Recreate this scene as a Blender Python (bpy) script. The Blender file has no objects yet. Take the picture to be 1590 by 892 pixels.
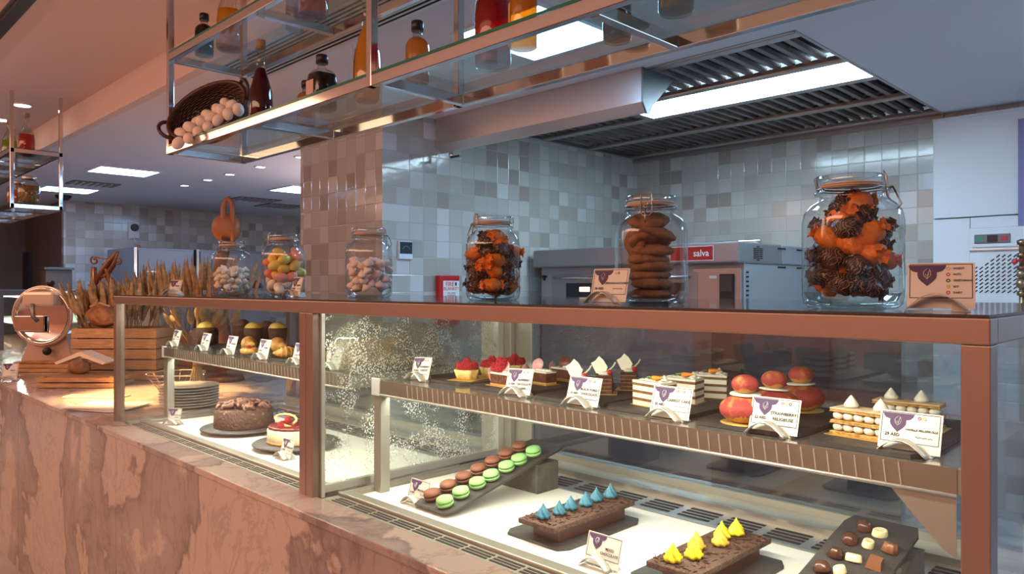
import bpy, bmesh, math, random
from mathutils import Vector, Matrix, Euler
random.seed(7)
PI = math.pi
SC = bpy.context.scene
COL = SC.collection

# ------------------------------------------------------------------ camera, world, exposure, large lights
EYE = 1.5
cam_data = bpy.data.cameras.new('camera')
cam_data.lens = 1150 / 1590 * 36
cam_data.sensor_width = 36
cam_data.clip_start = 0.02
cam = bpy.data.objects.new('camera', cam_data)
cam.location = (0, 0, EYE)
cam.rotation_euler = (PI / 2, 0, PI / 4)
COL.objects.link(cam)
SC.camera = cam

world = bpy.data.worlds.new('world')
SC.world = world
world.use_nodes = True
world.node_tree.nodes['Background'].inputs[0].default_value = (1.0, 0.75, 0.62, 1)
world.node_tree.nodes['Background'].inputs[1].default_value = 0.05

SC.view_settings.view_transform = 'Standard'
SC.view_settings.look = 'None'
SC.view_settings.exposure = 0.0
SC.view_settings.gamma = 1.0
SC.view_settings.use_curve_mapping = False
SC.cycles.transparent_max_bounces = 40
SC.cycles.max_bounces = 8
SC.cycles.sample_clamp_indirect = 4.0

WARM = (1.0, 0.57, 0.36)
COOL = (0.34, 0.62, 1.0)
CASE = (1.0, 0.95, 0.76)
KITCHEN_PANEL = 30.0
HOOD_LIGHT = 30.0
LED_TOP = 4.2      # watts of each strip under the top rail
LED_SHELF = 7.0

def area(name, loc, rot, sx, sy, watts, color, spread=None):
    l = bpy.data.lights.new(name, 'AREA')
    l.shape = 'RECTANGLE'; l.size = sx; l.size_y = sy
    l.energy = watts; l.color = color
    if spread: l.spread = spread
    o = bpy.data.objects.new(name, l)
    o.location = loc; o.rotation_euler = rot
    COL.objects.link(o)
    return o

def spot(name, loc, target, watts, color, angle=0.8, blend=0.7, size=0.05):
    l = bpy.data.lights.new(name, 'SPOT')
    l.energy = watts; l.color = color; l.spot_size = angle; l.spot_blend = blend; l.shadow_soft_size = size
    o = bpy.data.objects.new(name, l)
    o.location = loc
    o.rotation_euler = (Vector(target) - Vector(loc)).to_track_quat('-Z', 'Y').to_euler()
    COL.objects.link(o)
    return o

# customers' side of the hall: warm ceiling light
area('hall_ceiling_light', (-1.6, -1.5, 2.85), (0.45, 0, 0), 5.0, 1.2, 120, WARM)
area('hall_ceiling_light', (-7.5, -0.8, 2.85), (0.2, 0, 0), 5.0, 1.2, 100, WARM)
area('hall_bounce_fill', (-4.5, -2.6, 1.95), (PI, 0, 0), 10.0, 0.5, 170, (1.0, 0.64, 0.48))  # added upward fill behind the camera, stands in for bounce onto the ceiling
spot('track_spot', (-4.0, 0.85, 2.85), (-3.95, 1.38, 0.95), 1500, (1.0, 0.52, 0.20), 0.5)
area('kitchen_bounce_fill', (-6.3, 5.1, 1.5), (PI, 0.35, 0), 2.0, 1.4, 60, (1.0, 0.80, 0.80))  # added fill hidden behind the kitchen wall, lifts the far ceiling
area('kitchen_bounce_fill', (1.6, 4.6, 1.5), (PI, -0.3, 0), 1.5, 1.5, 16, (0.55, 0.78, 1.0))  # added fill right of the frame, brightens the right-hand ceiling
spot('track_spot', (-5.3, 0.85, 2.85), (-5.6, 1.9, 0.95), 60, (1.0, 0.52, 0.25), 0.8)
# display case light strips (aimed down and inwards)
for (xa, xb) in ((-1.70, -0.26), (-3.26, -1.80)):
    area('case_light_strip', ((xa + xb) / 2, 1.058, 1.431), (0.45, 0, 0), xb - xa, 0.012, LED_TOP, CASE)
    area('case_light_strip', ((xa + xb) / 2, 1.20, 1.208), (0.5, 0, 0), xb - xa - 0.08, 0.012, LED_SHELF, CASE)

# ------------------------------------------------------------------ pixel -> point helpers (planes of the real place)
S2 = math.sqrt(2)
def Wz(px, py, z):
    d = 1150 * (EYE - z) / (py - 446); t = (px - 795) / 1150
    return Vector((d * (t - 1) / S2, d * (t + 1) / S2, z))
def Wy(px, y, py=None):
    t = (px - 795) / 1150; x = y * (t - 1) / (t + 1); d = (y - x) / S2
    return Vector((x, y, EYE - ((py if py is not None else 446) - 446) * d / 1150))
def Wx(px, x, py=None):
    t = (px - 795) / 1150; y = x * (t + 1) / (t - 1); d = (y - x) / S2
    return Vector((x, y, EYE - ((py if py is not None else 446) - 446) * d / 1150))
def Wd(px, py, d):
    t = (px - 795) / 1150
    return Vector((d * (t - 1) / S2, d * (t + 1) / S2, EYE - (py - 446) * d / 1150))

# ------------------------------------------------------------------ materials
def new_mat(name):
    m = bpy.data.materials.new(name); m.use_nodes = True
    nt = m.node_tree
    for n in list(nt.nodes): nt.nodes.remove(n)
    out = nt.nodes.new('ShaderNodeOutputMaterial')
    return m, nt, out
def N(nt, t, **kw):
    n = nt.nodes.new(t)
    for k, v in kw.items(): setattr(n, k, v)
    return n
def L(nt, a, b): nt.links.new(a, b)
def rgba(c): return (c[0], c[1], c[2], 1)

def pm(name, col, rough=0.5, metal=0.0, var=0.0, var_scale=20, bump=0.0, bump_scale=60, col2=None, coat=0.0, emis=None, estr=0, sss=0, aniso=None, spec=None):
    m, nt, out = new_mat(name)
    b = N(nt, 'ShaderNodeBsdfPrincipled')
    b.inputs['Base Color'].default_value = rgba(col)
    b.inputs['Roughness'].default_value = rough
    b.inputs['Metallic'].default_value = metal
    if coat: b.inputs['Coat Weight'].default_value = coat; b.inputs['Coat Roughness'].default_value = 0.1
    if spec is not None: b.inputs['Specular IOR Level'].default_value = spec
    if sss:
        b.inputs['Subsurface Weight'].default_value = sss; b.inputs['Subsurface Scale'].default_value = 0.01
    if emis:
        b.inputs['Emission Color'].default_value = rgba(emis); b.inputs['Emission Strength'].default_value = estr
    tc = N(nt, 'ShaderNodeTexCoord')
    src = tc.outputs['Object']
    if aniso:
        mp = N(nt, 'ShaderNodeMapping'); mp.inputs['Scale'].default_value = aniso
        L(nt, src, mp.inputs[0]); src = mp.outputs[0]
    if var or col2:
        nz = N(nt, 'ShaderNodeTexNoise'); nz.inputs['Scale'].default_value = var_scale; nz.inputs['Detail'].default_value = 5
        L(nt, src, nz.inputs['Vector'])
        r = N(nt, 'ShaderNodeValToRGB')
        c2 = col2 if col2 else tuple(max(0, c * (1 - var)) for c in col)
        r.color_ramp.elements[0].position = 0.38; r.color_ramp.elements[0].color = rgba(c2)
        r.color_ramp.elements[1].position = 0.62; r.color_ramp.elements[1].color = rgba(col)
        L(nt, nz.outputs['Fac'], r.inputs[0]); L(nt, r.outputs[0], b.inputs['Base Color'])
    if bump:
        nb = N(nt, 'ShaderNodeTexNoise'); nb.inputs['Scale'].default_value = bump_scale; nb.inputs['Detail'].default_value = 4
        L(nt, src, nb.inputs['Vector'])
        bp = N(nt, 'ShaderNodeBump'); bp.inputs['Strength'].default_value = bump; bp.inputs['Distance'].default_value = 0.01
        L(nt, nb.outputs['Fac'], bp.inputs['Height']); L(nt, bp.outputs[0], b.inputs['Normal'])
    L(nt, b.outputs[0], out.inputs[0])
    return m

def emit(name, col, s):
    m, nt, out = new_mat(name)
    e = N(nt, 'ShaderNodeEmission'); e.inputs[0].default_value = rgba(col); e.inputs[1].default_value = s
    L(nt, e.outputs[0], out.inputs[0]); return m

def glass(name, tint=(0.96, 0.99, 0.97), ior=1.45, rough=0.0, edge=None, haze=0.0, haze_scale=8, haze_col=(0.8, 0.8, 0.75), drops=False, strength=1.0):
    """clear pane: see-through with a Fresnel reflection, optional film of haze or droplets on it"""
    m, nt, out = new_mat(name)
    t = N(nt, 'ShaderNodeBsdfTransparent'); t.inputs[0].default_value = rgba(tint)
    g = N(nt, 'ShaderNodeBsdfGlossy'); g.inputs['Roughness'].default_value = rough; g.inputs[0].default_value = (strength, strength, strength, 1)
    f0 = ((ior - 1) / (ior + 1)) ** 2
    lf = N(nt, 'ShaderNodeLayerWeight'); lf.inputs[0].default_value = 0.5
    pw = N(nt, 'ShaderNodeMath', operation='POWER'); pw.inputs[1].default_value = 5; L(nt, lf.outputs['Facing'], pw.inputs[0])
    f = N(nt, 'ShaderNodeMath', operation='MULTIPLY_ADD'); f.inputs[1].default_value = 1 - f0; f.inputs[2].default_value = f0; L(nt, pw.outputs[0], f.inputs[0])
    if edge:
        lw = N(nt, 'ShaderNodeLayerWeight'); lw.inputs[0].default_value = 0.25
        mc = N(nt, 'ShaderNodeMixRGB'); mc.inputs[1].default_value = rgba(tint); mc.inputs[2].default_value = rgba(edge)
        L(nt, lw.outputs['Facing'], mc.inputs[0]); L(nt, mc.outputs[0], t.inputs[0])
    mx = N(nt, 'ShaderNodeMixShader')
    L(nt, f.outputs[0], mx.inputs[0]); L(nt, t.outputs[0], mx.inputs[1]); L(nt, g.outputs[0], mx.inputs[2])
    last = mx.outputs[0]
    if haze or drops:
        tc = N(nt, 'ShaderNodeTexCoord')
        d = N(nt, 'ShaderNodeBsdfDiffuse'); d.inputs[0].default_value = rgba(haze_col); dropmix = N(nt, 'ShaderNodeMixRGB'); dropmix.inputs[0].default_value = 0; dropmix.inputs[1].default_value = rgba(haze_col); dropmix.inputs[2].default_value = (1, 1, 1, 1); L(nt, dropmix.outputs[0], d.inputs[0])  # white drop colour stands in for the highlights on the droplets
        tr = N(nt, 'ShaderNodeBsdfTranslucent'); L(nt, dropmix.outputs[0], tr.inputs[0])
        ad = N(nt, 'ShaderNodeMixShader'); ad.inputs[0].default_value = 0.5
        L(nt, d.outputs[0], ad.inputs[1]); L(nt, tr.outputs[0], ad.inputs[2])
        nz = N(nt, 'ShaderNodeTexNoise'); nz.inputs['Scale'].default_value = haze_scale; nz.inputs['Detail'].default_value = 6
        L(nt, tc.outputs['Object'], nz.inputs['Vector'])
        mr = N(nt, 'ShaderNodeMapRange'); mr.inputs[1].default_value = 0.4; mr.inputs[2].default_value = 0.75; mr.inputs[3].default_value = haze * 0.3; mr.inputs[4].default_value = haze
        L(nt, nz.outputs['Fac'], mr.inputs[0])
        fac = mr.outputs[0]
        if drops:
            v = N(nt, 'ShaderNodeTexVoronoi'); v.inputs['Scale'].default_value = 150
            L(nt, tc.outputs['Object'], v.inputs['Vector'])
            lt = N(nt, 'ShaderNodeMath', operation='LESS_THAN'); lt.inputs[1].default_value = 0.33
            L(nt, v.outputs['Distance'], lt.inputs[0])
            n2 = N(nt, 'ShaderNodeTexNoise'); n2.inputs['Scale'].default_value = 14; n2.inputs['Detail'].default_value = 3
            L(nt, tc.outputs['Object'], n2.inputs['Vector'])
            m2 = N(nt, 'ShaderNodeMapRange'); m2.inputs[1].default_value = 0.42; m2.inputs[2].default_value = 0.56; m2.inputs[3].default_value = 0; m2.inputs[4].default_value = 0.95
            L(nt, n2.outputs['Fac'], m2.inputs[0])
            mu = N(nt, 'ShaderNodeMath', operation='MULTIPLY'); L(nt, lt.outputs[0], mu.inputs[0]); L(nt, m2.outputs[0], mu.inputs[1])
            a2 = N(nt, 'ShaderNodeMath', operation='ADD', use_clamp=True); L(nt, mu.outputs[0], a2.inputs[0]); L(nt, fac, a2.inputs[1])
            fac = a2.outputs[0]; L(nt, mu.outputs[0], dropmix.inputs[0])
        m3 = N(nt, 'ShaderNodeMixShader')
        L(nt, fac, m3.inputs[0]); L(nt, last, m3.inputs[1]); L(nt, ad.outputs[0], m3.inputs[2])
        last = m3.outputs[0]
    L(nt, last, out.inputs[0])
    return m

def liquid(name, col, clear=0.35):
    m, nt, out = new_mat(name)
    b = N(nt, 'ShaderNodeBsdfPrincipled'); b.inputs['Base Color'].default_value = rgba(col); b.inputs['Roughness'].default_value = 0.08
    t = N(nt, 'ShaderNodeBsdfTransparent'); t.inputs[0].default_value = rgba(tuple(min(1, c * 1.15) for c in col))
    tl = N(nt, 'ShaderNodeBsdfTranslucent'); tl.inputs[0].default_value = rgba(col)
    a = N(nt, 'ShaderNodeMixShader'); a.inputs[0].default_value = 0.5
    L(nt, b.outputs[0], a.inputs[1]); L(nt, tl.outputs[0], a.inputs[2])
    c = N(nt, 'ShaderNodeMixShader'); c.inputs[0].default_value = clear
    L(nt, a.outputs[0], c.inputs[1]); L(nt, t.outputs[0], c.inputs[2]); L(nt, c.outputs[0], out.inputs[0])
    return m

def tile_mat(name, axis):
    m, nt, out = new_mat(name)
    tc = N(nt, 'ShaderNodeTexCoord'); sp = N(nt, 'ShaderNodeSeparateXYZ'); L(nt, tc.outputs['Object'], sp.inputs[0])
    cb = N(nt, 'ShaderNodeCombineXYZ'); L(nt, sp.outputs['Y' if axis == 'x' else 'X'], cb.inputs[0]); L(nt, sp.outputs['Z'], cb.inputs[1])
    sc = N(nt, 'ShaderNodeVectorMath', operation='SCALE'); sc.inputs['Scale'].default_value = 1 / 0.122
    L(nt, cb.outputs[0], sc.inputs[0])
    fl = N(nt, 'ShaderNodeVectorMath', operation='FLOOR'); L(nt, sc.outputs[0], fl.inputs[0])
    fr = N(nt, 'ShaderNodeVectorMath', operation='FRACTION'); L(nt, sc.outputs[0], fr.inputs[0])
    wn = N(nt, 'ShaderNodeTexWhiteNoise', noise_dimensions='3D'); L(nt, fl.outputs[0], wn.inputs[0])
    cr = N(nt, 'ShaderNodeValToRGB'); cr.color_ramp.interpolation = 'CONSTANT'
    cols = [(0, (0.44, 0.43, 0.40)), (0.30, (0.40, 0.38, 0.34)), (0.50, (0.50, 0.50, 0.47)), (0.68, (0.33, 0.295, 0.265)), (0.78, (0.46, 0.45, 0.42)), (0.90, (0.58, 0.58, 0.58))]
    while len(cr.color_ramp.elements) < len(cols): cr.color_ramp.elements.new(0.5)
    for e, (p, c) in zip(cr.color_ramp.elements, cols): e.position = p; e.color = rgba(c)
    L(nt, wn.outputs['Value'], cr.inputs[0])
    s2 = N(nt, 'ShaderNodeSeparateXYZ'); L(nt, fr.outputs[0], s2.inputs[0])
    def edge(o):
        a = N(nt, 'ShaderNodeMath', operation='SUBTRACT'); a.inputs[0].default_value = 1; L(nt, o, a.inputs[1])
        b = N(nt, 'ShaderNodeMath', operation='MINIMUM'); L(nt, o, b.inputs[0]); L(nt, a.outputs[0], b.inputs[1]); return b.outputs[0]
    mn = N(nt, 'ShaderNodeMath', operation='MINIMUM'); L(nt, edge(s2.outputs[0]), mn.inputs[0]); L(nt, edge(s2.outputs[1]), mn.inputs[1])
    mr = N(nt, 'ShaderNodeMapRange'); mr.inputs[1].default_value = 0.012; mr.inputs[2].default_value = 0.04; L(nt, mn.outputs[0], mr.inputs[0])
    mx = N(nt, 'ShaderNodeMixRGB'); mx.inputs[1].default_value = (0.42, 0.41, 0.39, 1); L(nt, mr.outputs[0], mx.inputs[0]); L(nt, cr.outputs[0], mx.inputs[2])
    b = N(nt, 'ShaderNodeBsdfPrincipled'); b.inputs['Roughness'].default_value = 0.12
    L(nt, mx.outputs[0], b.inputs['Base Color'])
    nz = N(nt, 'ShaderNodeTexNoise'); nz.inputs['Scale'].default_value = 22; nz.inputs['Detail'].default_value = 3; L(nt, tc.outputs['Object'], nz.inputs['Vector'])
    ad = N(nt, 'ShaderNodeMath', operation='MULTIPLY_ADD'); ad.inputs[1].default_value = 0.35; L(nt, nz.outputs['Fac'], ad.inputs[0]); L(nt, mr.outputs[0], ad.inputs[2])
    bp = N(nt, 'ShaderNodeBump'); bp.inputs['Strength'].default_value = 0.35; bp.inputs['Distance'].default_value = 0.006
    L(nt, ad.outputs[0], bp.inputs['Height']); L(nt, bp.outputs[0], b.inputs['Normal'])
    L(nt, b.outputs[0], out.inputs[0]); return m

def marble_mat(name):
    m, nt, out = new_mat(name)
    tc = N(nt, 'ShaderNodeTexCoord')
    mp = N(nt, 'ShaderNodeMapping'); mp.inputs['Scale'].default_value = (1.0, 1.0, 0.75); mp.inputs['Rotation'].default_value = (0.2, 0.55, 0); mp.inputs['Location'].default_value = (0.3, 0.2, 0.1)
    L(nt, tc.outputs['Object'], mp.inputs[0])
    n1 = N(nt, 'ShaderNodeTexNoise'); n1.inputs['Scale'].default_value = 1.3; n1.inputs['Detail'].default_value = 8; n1.inputs['Roughness'].default_value = 0.55; n1.inputs['Distortion'].default_value = 0.35
    L(nt, mp.outputs[0], n1.inputs['Vector'])
    r1 = N(nt, 'ShaderNodeValToRGB')
    cs = [(0.0, (0.57, 0.47, 0.43)), (0.515, (0.52, 0.43, 0.39)), (0.527, (0.24, 0.19, 0.19)), (0.55, (0.34, 0.28, 0.28)), (0.61, (0.38, 0.32, 0.31)), (0.625, (0.54, 0.45, 0.41))]
    while len(r1.color_ramp.elements) < len(cs): r1.color_ramp.elements.new(0.5)
    for e, (p, c) in zip(r1.color_ramp.elements, cs): e.position = p; e.color = rgba(c)
    L(nt, n1.outputs['Fac'], r1.inputs[0])
    n2 = N(nt, 'ShaderNodeTexNoise'); n2.inputs['Scale'].default_value = 2.6; n2.inputs['Detail'].default_value = 10; n2.inputs['Roughness'].default_value = 0.7; n2.inputs['Distortion'].default_value = 2.5
    L(nt, mp.outputs[0], n2.inputs['Vector'])
    r2 = N(nt, 'ShaderNodeValToRGB')
    cs = [(0.0, (1, 1, 1)), (0.47, (1, 1, 1)), (0.50, (0.78, 0.74, 0.74)), (0.53, (1, 1, 1))]
    while len(r2.color_ramp.elements) < len(cs): r2.color_ramp.elements.new(0.5)
    for e, (p, c) in zip(r2.color_ramp.elements, cs): e.position = p; e.color = rgba(c)
    L(nt, n2.outputs['Fac'], r2.inputs[0])
    mx = N(nt, 'ShaderNodeMixRGB', blend_type='MULTIPLY'); mx.inputs[0].default_value = 1
    L(nt, r1.outputs[0], mx.inputs[1]); L(nt, r2.outputs[0], mx.inputs[2])
    b = N(nt, 'ShaderNodeBsdfPrincipled'); b.inputs['Roughness'].default_value = 0.18
    L(nt, mx.outputs[0], b.inputs['Base Color']); L(nt, b.outputs[0], out.inputs[0]); return m

M = {}
M['tile_x'] = tile_mat('glazed_tiles_x', 'x'); M['tile_y'] = tile_mat('glazed_tiles_y', 'y')
M['marble'] = marble_mat('veined_marble')
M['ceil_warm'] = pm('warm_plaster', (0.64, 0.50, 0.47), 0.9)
M['ceil'] = pm('white_plaster', (0.66, 0.63, 0.66), 0.9)
M['brownwall'] = pm('brown_wall', (0.16, 0.12, 0.10), 0.6, var=0.15, var_scale=3)
M['hallwall'] = pm('terracotta_wall', (0.58, 0.30, 0.20), 0.8)
M['floor'] = pm('stone_floor', (0.50, 0.48, 0.48), 0.35, var=0.3, var_scale=4)
M['rail'] = pm('brushed_bronze_steel', (0.42, 0.315, 0.28), 0.38, 0.75, bump=0.02, bump_scale=30, aniso=(1, 40, 40))
M['steel'] = pm('brushed_steel', (0.50, 0.50, 0.48), 0.3, 0.9, bump=0.04, bump_scale=40, aniso=(1, 60, 60))
M['steel_soft'] = pm('satin_steel', (0.50, 0.49, 0.44), 0.42, 0.75)
M['steel_dim'] = pm('worn_steel', (0.33, 0.31, 0.27), 0.4, 0.7)
M['steel_light'] = pm('light_steel', (0.72, 0.71, 0.66), 0.35, 0.6)
M['chrome'] = pm('chrome', (0.72, 0.70, 0.69), 0.1, 1.0)
M['darksteel'] = pm('dark_steel', (0.16, 0.17, 0.18), 0.4, 0.7)
M['black'] = pm('black_plastic', (0.012, 0.012, 0.014), 0.35)
M['darkgap'] = pm('black_slot', (0.01, 0.01, 0.01), 0.8)
M['deck'] = pm('white_deck', (0.88, 0.86, 0.80), 0.35)
M['white'] = pm('white_enamel', (0.70, 0.74, 0.78), 0.45)
M['card'] = pm('white_card', (0.76, 0.75, 0.72), 0.6)
M['purple'] = pm('purple_print', (0.085, 0.045, 0.13), 0.6)
M['ink'] = pm('black_ink', (0.03, 0.025, 0.03), 0.7)
M['redink'] = pm('red_ink', (0.6, 0.05, 0.04), 0.6)
M['yelink'] = pm('yellow_ink', (0.85, 0.6, 0.15), 0.6)
M['slate'] = pm('slate', (0.055, 0.052, 0.052), 0.55, var=0.35, var_scale=12, bump=0.4, bump_scale=60)
M['stone'] = pm('grey_stone', (0.10, 0.10, 0.09), 0.6, var=0.4, var_scale=30, bump=0.5)
M['pane'] = glass('display_pane', (0.955, 0.975, 0.965), 1.42)
M['pane_back'] = glass('rear_pane', (0.66, 0.70, 0.70), 1.9)
M['pane_wet'] = glass('condensation_pane', (0.93, 0.97, 0.95), 1.45, haze=0.22, haze_scale=5, drops=True, haze_col=(0.50, 0.54, 0.47))
M['shelfglass'] = glass('shelf_glass', (0.82, 0.90, 0.88), 1.6)
M['greenedge'] = pm('green_glass_edge', (0.02, 0.16, 0.12), 0.1, var=0.0)
M['jar'] = glass('jar_glass', (0.975, 0.985, 0.98), 1.75, edge=(0.50, 0.60, 0.62))
M['dome'] = glass('wet_dome', (0.92, 0.94, 0.92), 1.6, haze=0.50, haze_scale=7, drops=True, haze_col=(0.55, 0.50, 0.40))
M['rubber'] = pm('amber_rubber', (0.62, 0.42, 0.26), 0.5)
M['wire'] = pm('steel_wire', (0.45, 0.38, 0.33), 0.3, 1.0)

# ------------------------------------------------------------------ mesh helpers
class MB:
    def __init__(s): s.b = bmesh.new()
    def _xf(s, vs, loc, rot, mat):
        mtx = Matrix.Translation(Vector(loc)) @ Euler(rot).to_matrix().to_4x4()
        for v in vs: v.co = mtx @ v.co
        return s
    def _mi(s, fs, mi, smooth=False):
        for f in fs:
            f.material_index = mi; f.smooth = smooth
    def box(s, a, b, mi=0, bev=0.0):
        """box between corner a and corner b"""
        n = len(s.b.verts)
        r = bmesh.ops.create_cube(s.b, size=1)
        vs = r['verts']
        c = [(a[i] + b[i]) / 2 for i in range(3)]; d = [abs(b[i] - a[i]) for i in range(3)]
        for v in vs: v.co = Vector((c[0] + v.co.x * d[0], c[1] + v.co.y * d[1], c[2] + v.co.z * d[2]))
        fs = list({f for v in vs for f in v.link_faces})
        s._mi(fs, mi)
        if bev > 0:
            es = list({e for v in vs for e in v.link_edges})
            r = bmesh.ops.bevel(s.b, geom=es, offset=min(bev, min(d) * 0.45), segments=2, profile=0.5, affect='EDGES')
            s._mi(r['faces'], mi)
        return s
    def obox(s, c, d, rot, mi=0, bev=0.0):
        k = MB(); k.box((-d[0] / 2, -d[1] / 2, -d[2] / 2), (d[0] / 2, d[1] / 2, d[2] / 2), mi, bev)
        return s.merge(k, Matrix.Translation(Vector(c)) @ Euler(rot).to_matrix().to_4x4())
    def merge(s, k, mtx=None):
        me = bpy.data.meshes.new('t'); k.b.to_mesh(me); k.b.free()
        if mtx is not None: me.transform(mtx)
        s.b.from_mesh(me); bpy.data.meshes.remove(me); return s
    def lathe(s, prof, seg=24, mi=0, loc=(0, 0, 0), smooth=True, shape=None, caps=True):
        """prof: list of (r, z); shape(theta, r, z) -> r multiplier"""
        rings = []
        for (r, z) in prof:
            ring = []
            for i in range(seg):
                th = 2 * PI * i / seg
                k = shape(th, r, z) if shape else 1
                ring.append(s.b.verts.new((loc[0] + r * k * math.cos(th), loc[1] + r * k * math.sin(th), loc[2] + z)))
            rings.append(ring)
        for a, b in zip(rings, rings[1:]):
            for i in range(seg):
                f = s.b.faces.new((a[i], a[(i + 1) % seg], b[(i + 1) % seg], b[i])); f.material_index = mi; f.smooth = smooth
        if caps:
            if prof[0][0] > 1e-5:
                f = s.b.faces.new(list(reversed(rings[0]))); f.material_index = mi
            if prof[-1][0] > 1e-5:
                f = s.b.faces.new(rings[-1]); f.material_index = mi
        return s
    def tube(s, pts, r, seg=8, mi=0, smooth=True, closed=False):
        pts = [Vector(p) for p in pts]; n = len(pts)
        rr = r if isinstance(r, (list, tuple)) else [r] * n
        rings = []; up = None
        for i, p in enumerate(pts):
            if closed: t = pts[(i + 1) % n] - pts[i - 1]
            else: t = pts[min(i + 1, n - 1)] - pts[max(i - 1, 0)]
            t.normalize()
            if up is None:
                up = Vector((0, 0, 1)) if abs(t.z) < 0.9 else Vector((1, 0, 0))
            a = t.cross(up)
            if a.length < 1e-4: a = t.cross(Vector((0, 1, 0)))
            a.normalize(); up = a.cross(t); up.normalize()
            rings.append([s.b.verts.new(p + (a * math.cos(2 * PI * k / seg) + up * math.sin(2 * PI * k / seg)) * rr[i]) for k in range(seg)])
        pr = list(zip(rings, rings[1:]))
        if closed: pr.append((rings[-1], rings[0]))
        for a, b in pr:
            for k in range(seg):
                f = s.b.faces.new((a[k], a[(k + 1) % seg], b[(k + 1) % seg], b[k])); f.material_index = mi; f.smooth = smooth
        if not closed:
            f = s.b.faces.new(list(reversed(rings[0]))); f.material_index = mi
            f = s.b.faces.new(rings[-1]); f.material_index = mi
        return s
    def ball(s, c, rad, mi=0, seg=12, rot=(0, 0, 0), jit=0.0, sub=2):
        r = bmesh.ops.create_icosphere(s.b, subdivisions=sub, radius=1)
        e = Euler(rot).to_matrix()
        rad = rad if isinstance(rad, (tuple, list)) else (rad,) * 3
        ph = random.random() * 9
        for v in r['verts']:
            k = 1 + jit * (math.sin(v.co.x * 5 + ph) * math.sin(v.co.y * 4 + ph * 2) + 0.6 * math.sin(v.co.z * 7 + ph * 3 + v.co.x * 3))
            v.co = Vector(c) + e @ Vector((v.co.x * rad[0] * k, v.co.y * rad[1] * k, v.co.z * rad[2] * k))
        s._mi({f for v in r['verts'] for f in v.link_faces}, mi, True)
        return s
    def prism(s, poly, h, mi=0, mtx=None, smooth=False):
        """poly in xy, extruded in z by h"""
        a = [Vector((x, y, 0)) for x, y in poly]; b = [Vector((x, y, h)) for x, y in poly]
        if mtx is not None: a = [mtx @ v for v in a]; b = [mtx @ v for v in b]
        A = [s.b.verts.new(v) for v in a]; B = [s.b.verts.new(v) for v in b]
        n = len(A)
        fs = [s.b.faces.new(list(reversed(A))), s.b.faces.new(B)]
        for i in range(n): fs.append(s.b.faces.new((A[i], A[(i + 1) % n], B[(i + 1) % n], B[i])))
        for f in fs: f.material_index = mi
        return s

def setp(o, label=None, cat=None, group=None, kind=None):
    if label: o['label'] = label
    if cat: o['category'] = cat
    if group: o['group'] = group
    if kind: o['kind'] = kind
    return o
def obj(name, mb, mats, parent=None, loc=(0, 0, 0), rot=(0, 0, 0), **kw):
    me = bpy.data.meshes.new(name)
    bmesh.ops.recalc_face_normals(mb.b, faces=mb.b.faces)
    mb.b.to_mesh(me); mb.b.free()
    for m in (mats if isinstance(mats, (list, tuple)) else [mats]): me.materials.append(M[m] if isinstance(m, str) else m)
    o = bpy.data.objects.new(name, me); COL.objects.link(o)
    o.location = loc; o.rotation_euler = rot
    if parent: o.parent = parent
    return setp(o, **kw)
def thing(name, loc=(0, 0, 0), rotz=0, label=None, cat=None, group=None, rot=None):
    o = bpy.data.objects.new(name, None); COL.objects.link(o)
    o.empty_display_size = 0.05
    o.location = loc; o.rotation_euler = rot if rot else (0, 0, rotz)
    return setp(o, label, cat, group)
def dup(root, loc, rotz=None, label=None, group=None, rot=None, scale=None):
    def cp(o, par):
        c = o.copy(); COL.objects.link(c)
        if par: c.parent = par
        for ch in kids.get(o, ()): cp(ch, c)
        return c
    kids = {}
    stack = [root]
    while stack:
        q = stack.pop()
        kids[q] = list(q.children); stack += kids[q]
    r = cp(root, None); r.location = loc
    if rot is not None: r.rotation_euler = rot
    elif rotz is not None: r.rotation_euler = (0, 0, rotz)
    if scale: r.scale = (scale,) * 3 if not isinstance(scale, tuple) else scale
    if label: r['label'] = label
    if group: r['group'] = group
    return r
def B(a, b, bev=0, mi=0): return MB().box(a, b, mi, bev)

_tc = {}
def text_mesh(txt, size, align='CENTER'):
    key = (txt, size, align)
    if key not in _tc:
        cu = bpy.data.curves.new('t', 'FONT'); cu.body = txt; cu.size = size; cu.align_x = align; cu.align_y = 'CENTER'
        cu.extrude = 0.0002; cu.offset = size * 0.012; cu.resolution_u = 2
        o = bpy.data.objects.new('t', cu); COL.objects.link(o)
        bpy.context.view_layer.update()
        me = bpy.data.meshes.new_from_object(o.evaluated_get(bpy.context.evaluated_depsgraph_get()))
        bpy.data.objects.remove(o); bpy.data.curves.remove(cu)
        me.materials.clear(); _tc[key] = me
    return _tc[key]
def lettering(items, mat, parent, name='lettering'):
    """items: (text, size, x, z[, align]) in the parent's front plane (x right, z up, facing -y)"""
    mb = MB()
    for it in items:
        txt, size, x, z = it[:4]; al = it[4] if len(it) > 4 else 'CENTER'
        me = text_mesh(txt, size, al).copy()
        me.transform(Matrix.Translation((x, 0, z)) @ Matrix.Rotation(PI / 2, 4, 'X'))
        mb.b.from_mesh(me); bpy.data.meshes.remove(me)
    for f in mb.b.faces: f.material_index = 0
    return obj(name, mb, mat, parent)

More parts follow.
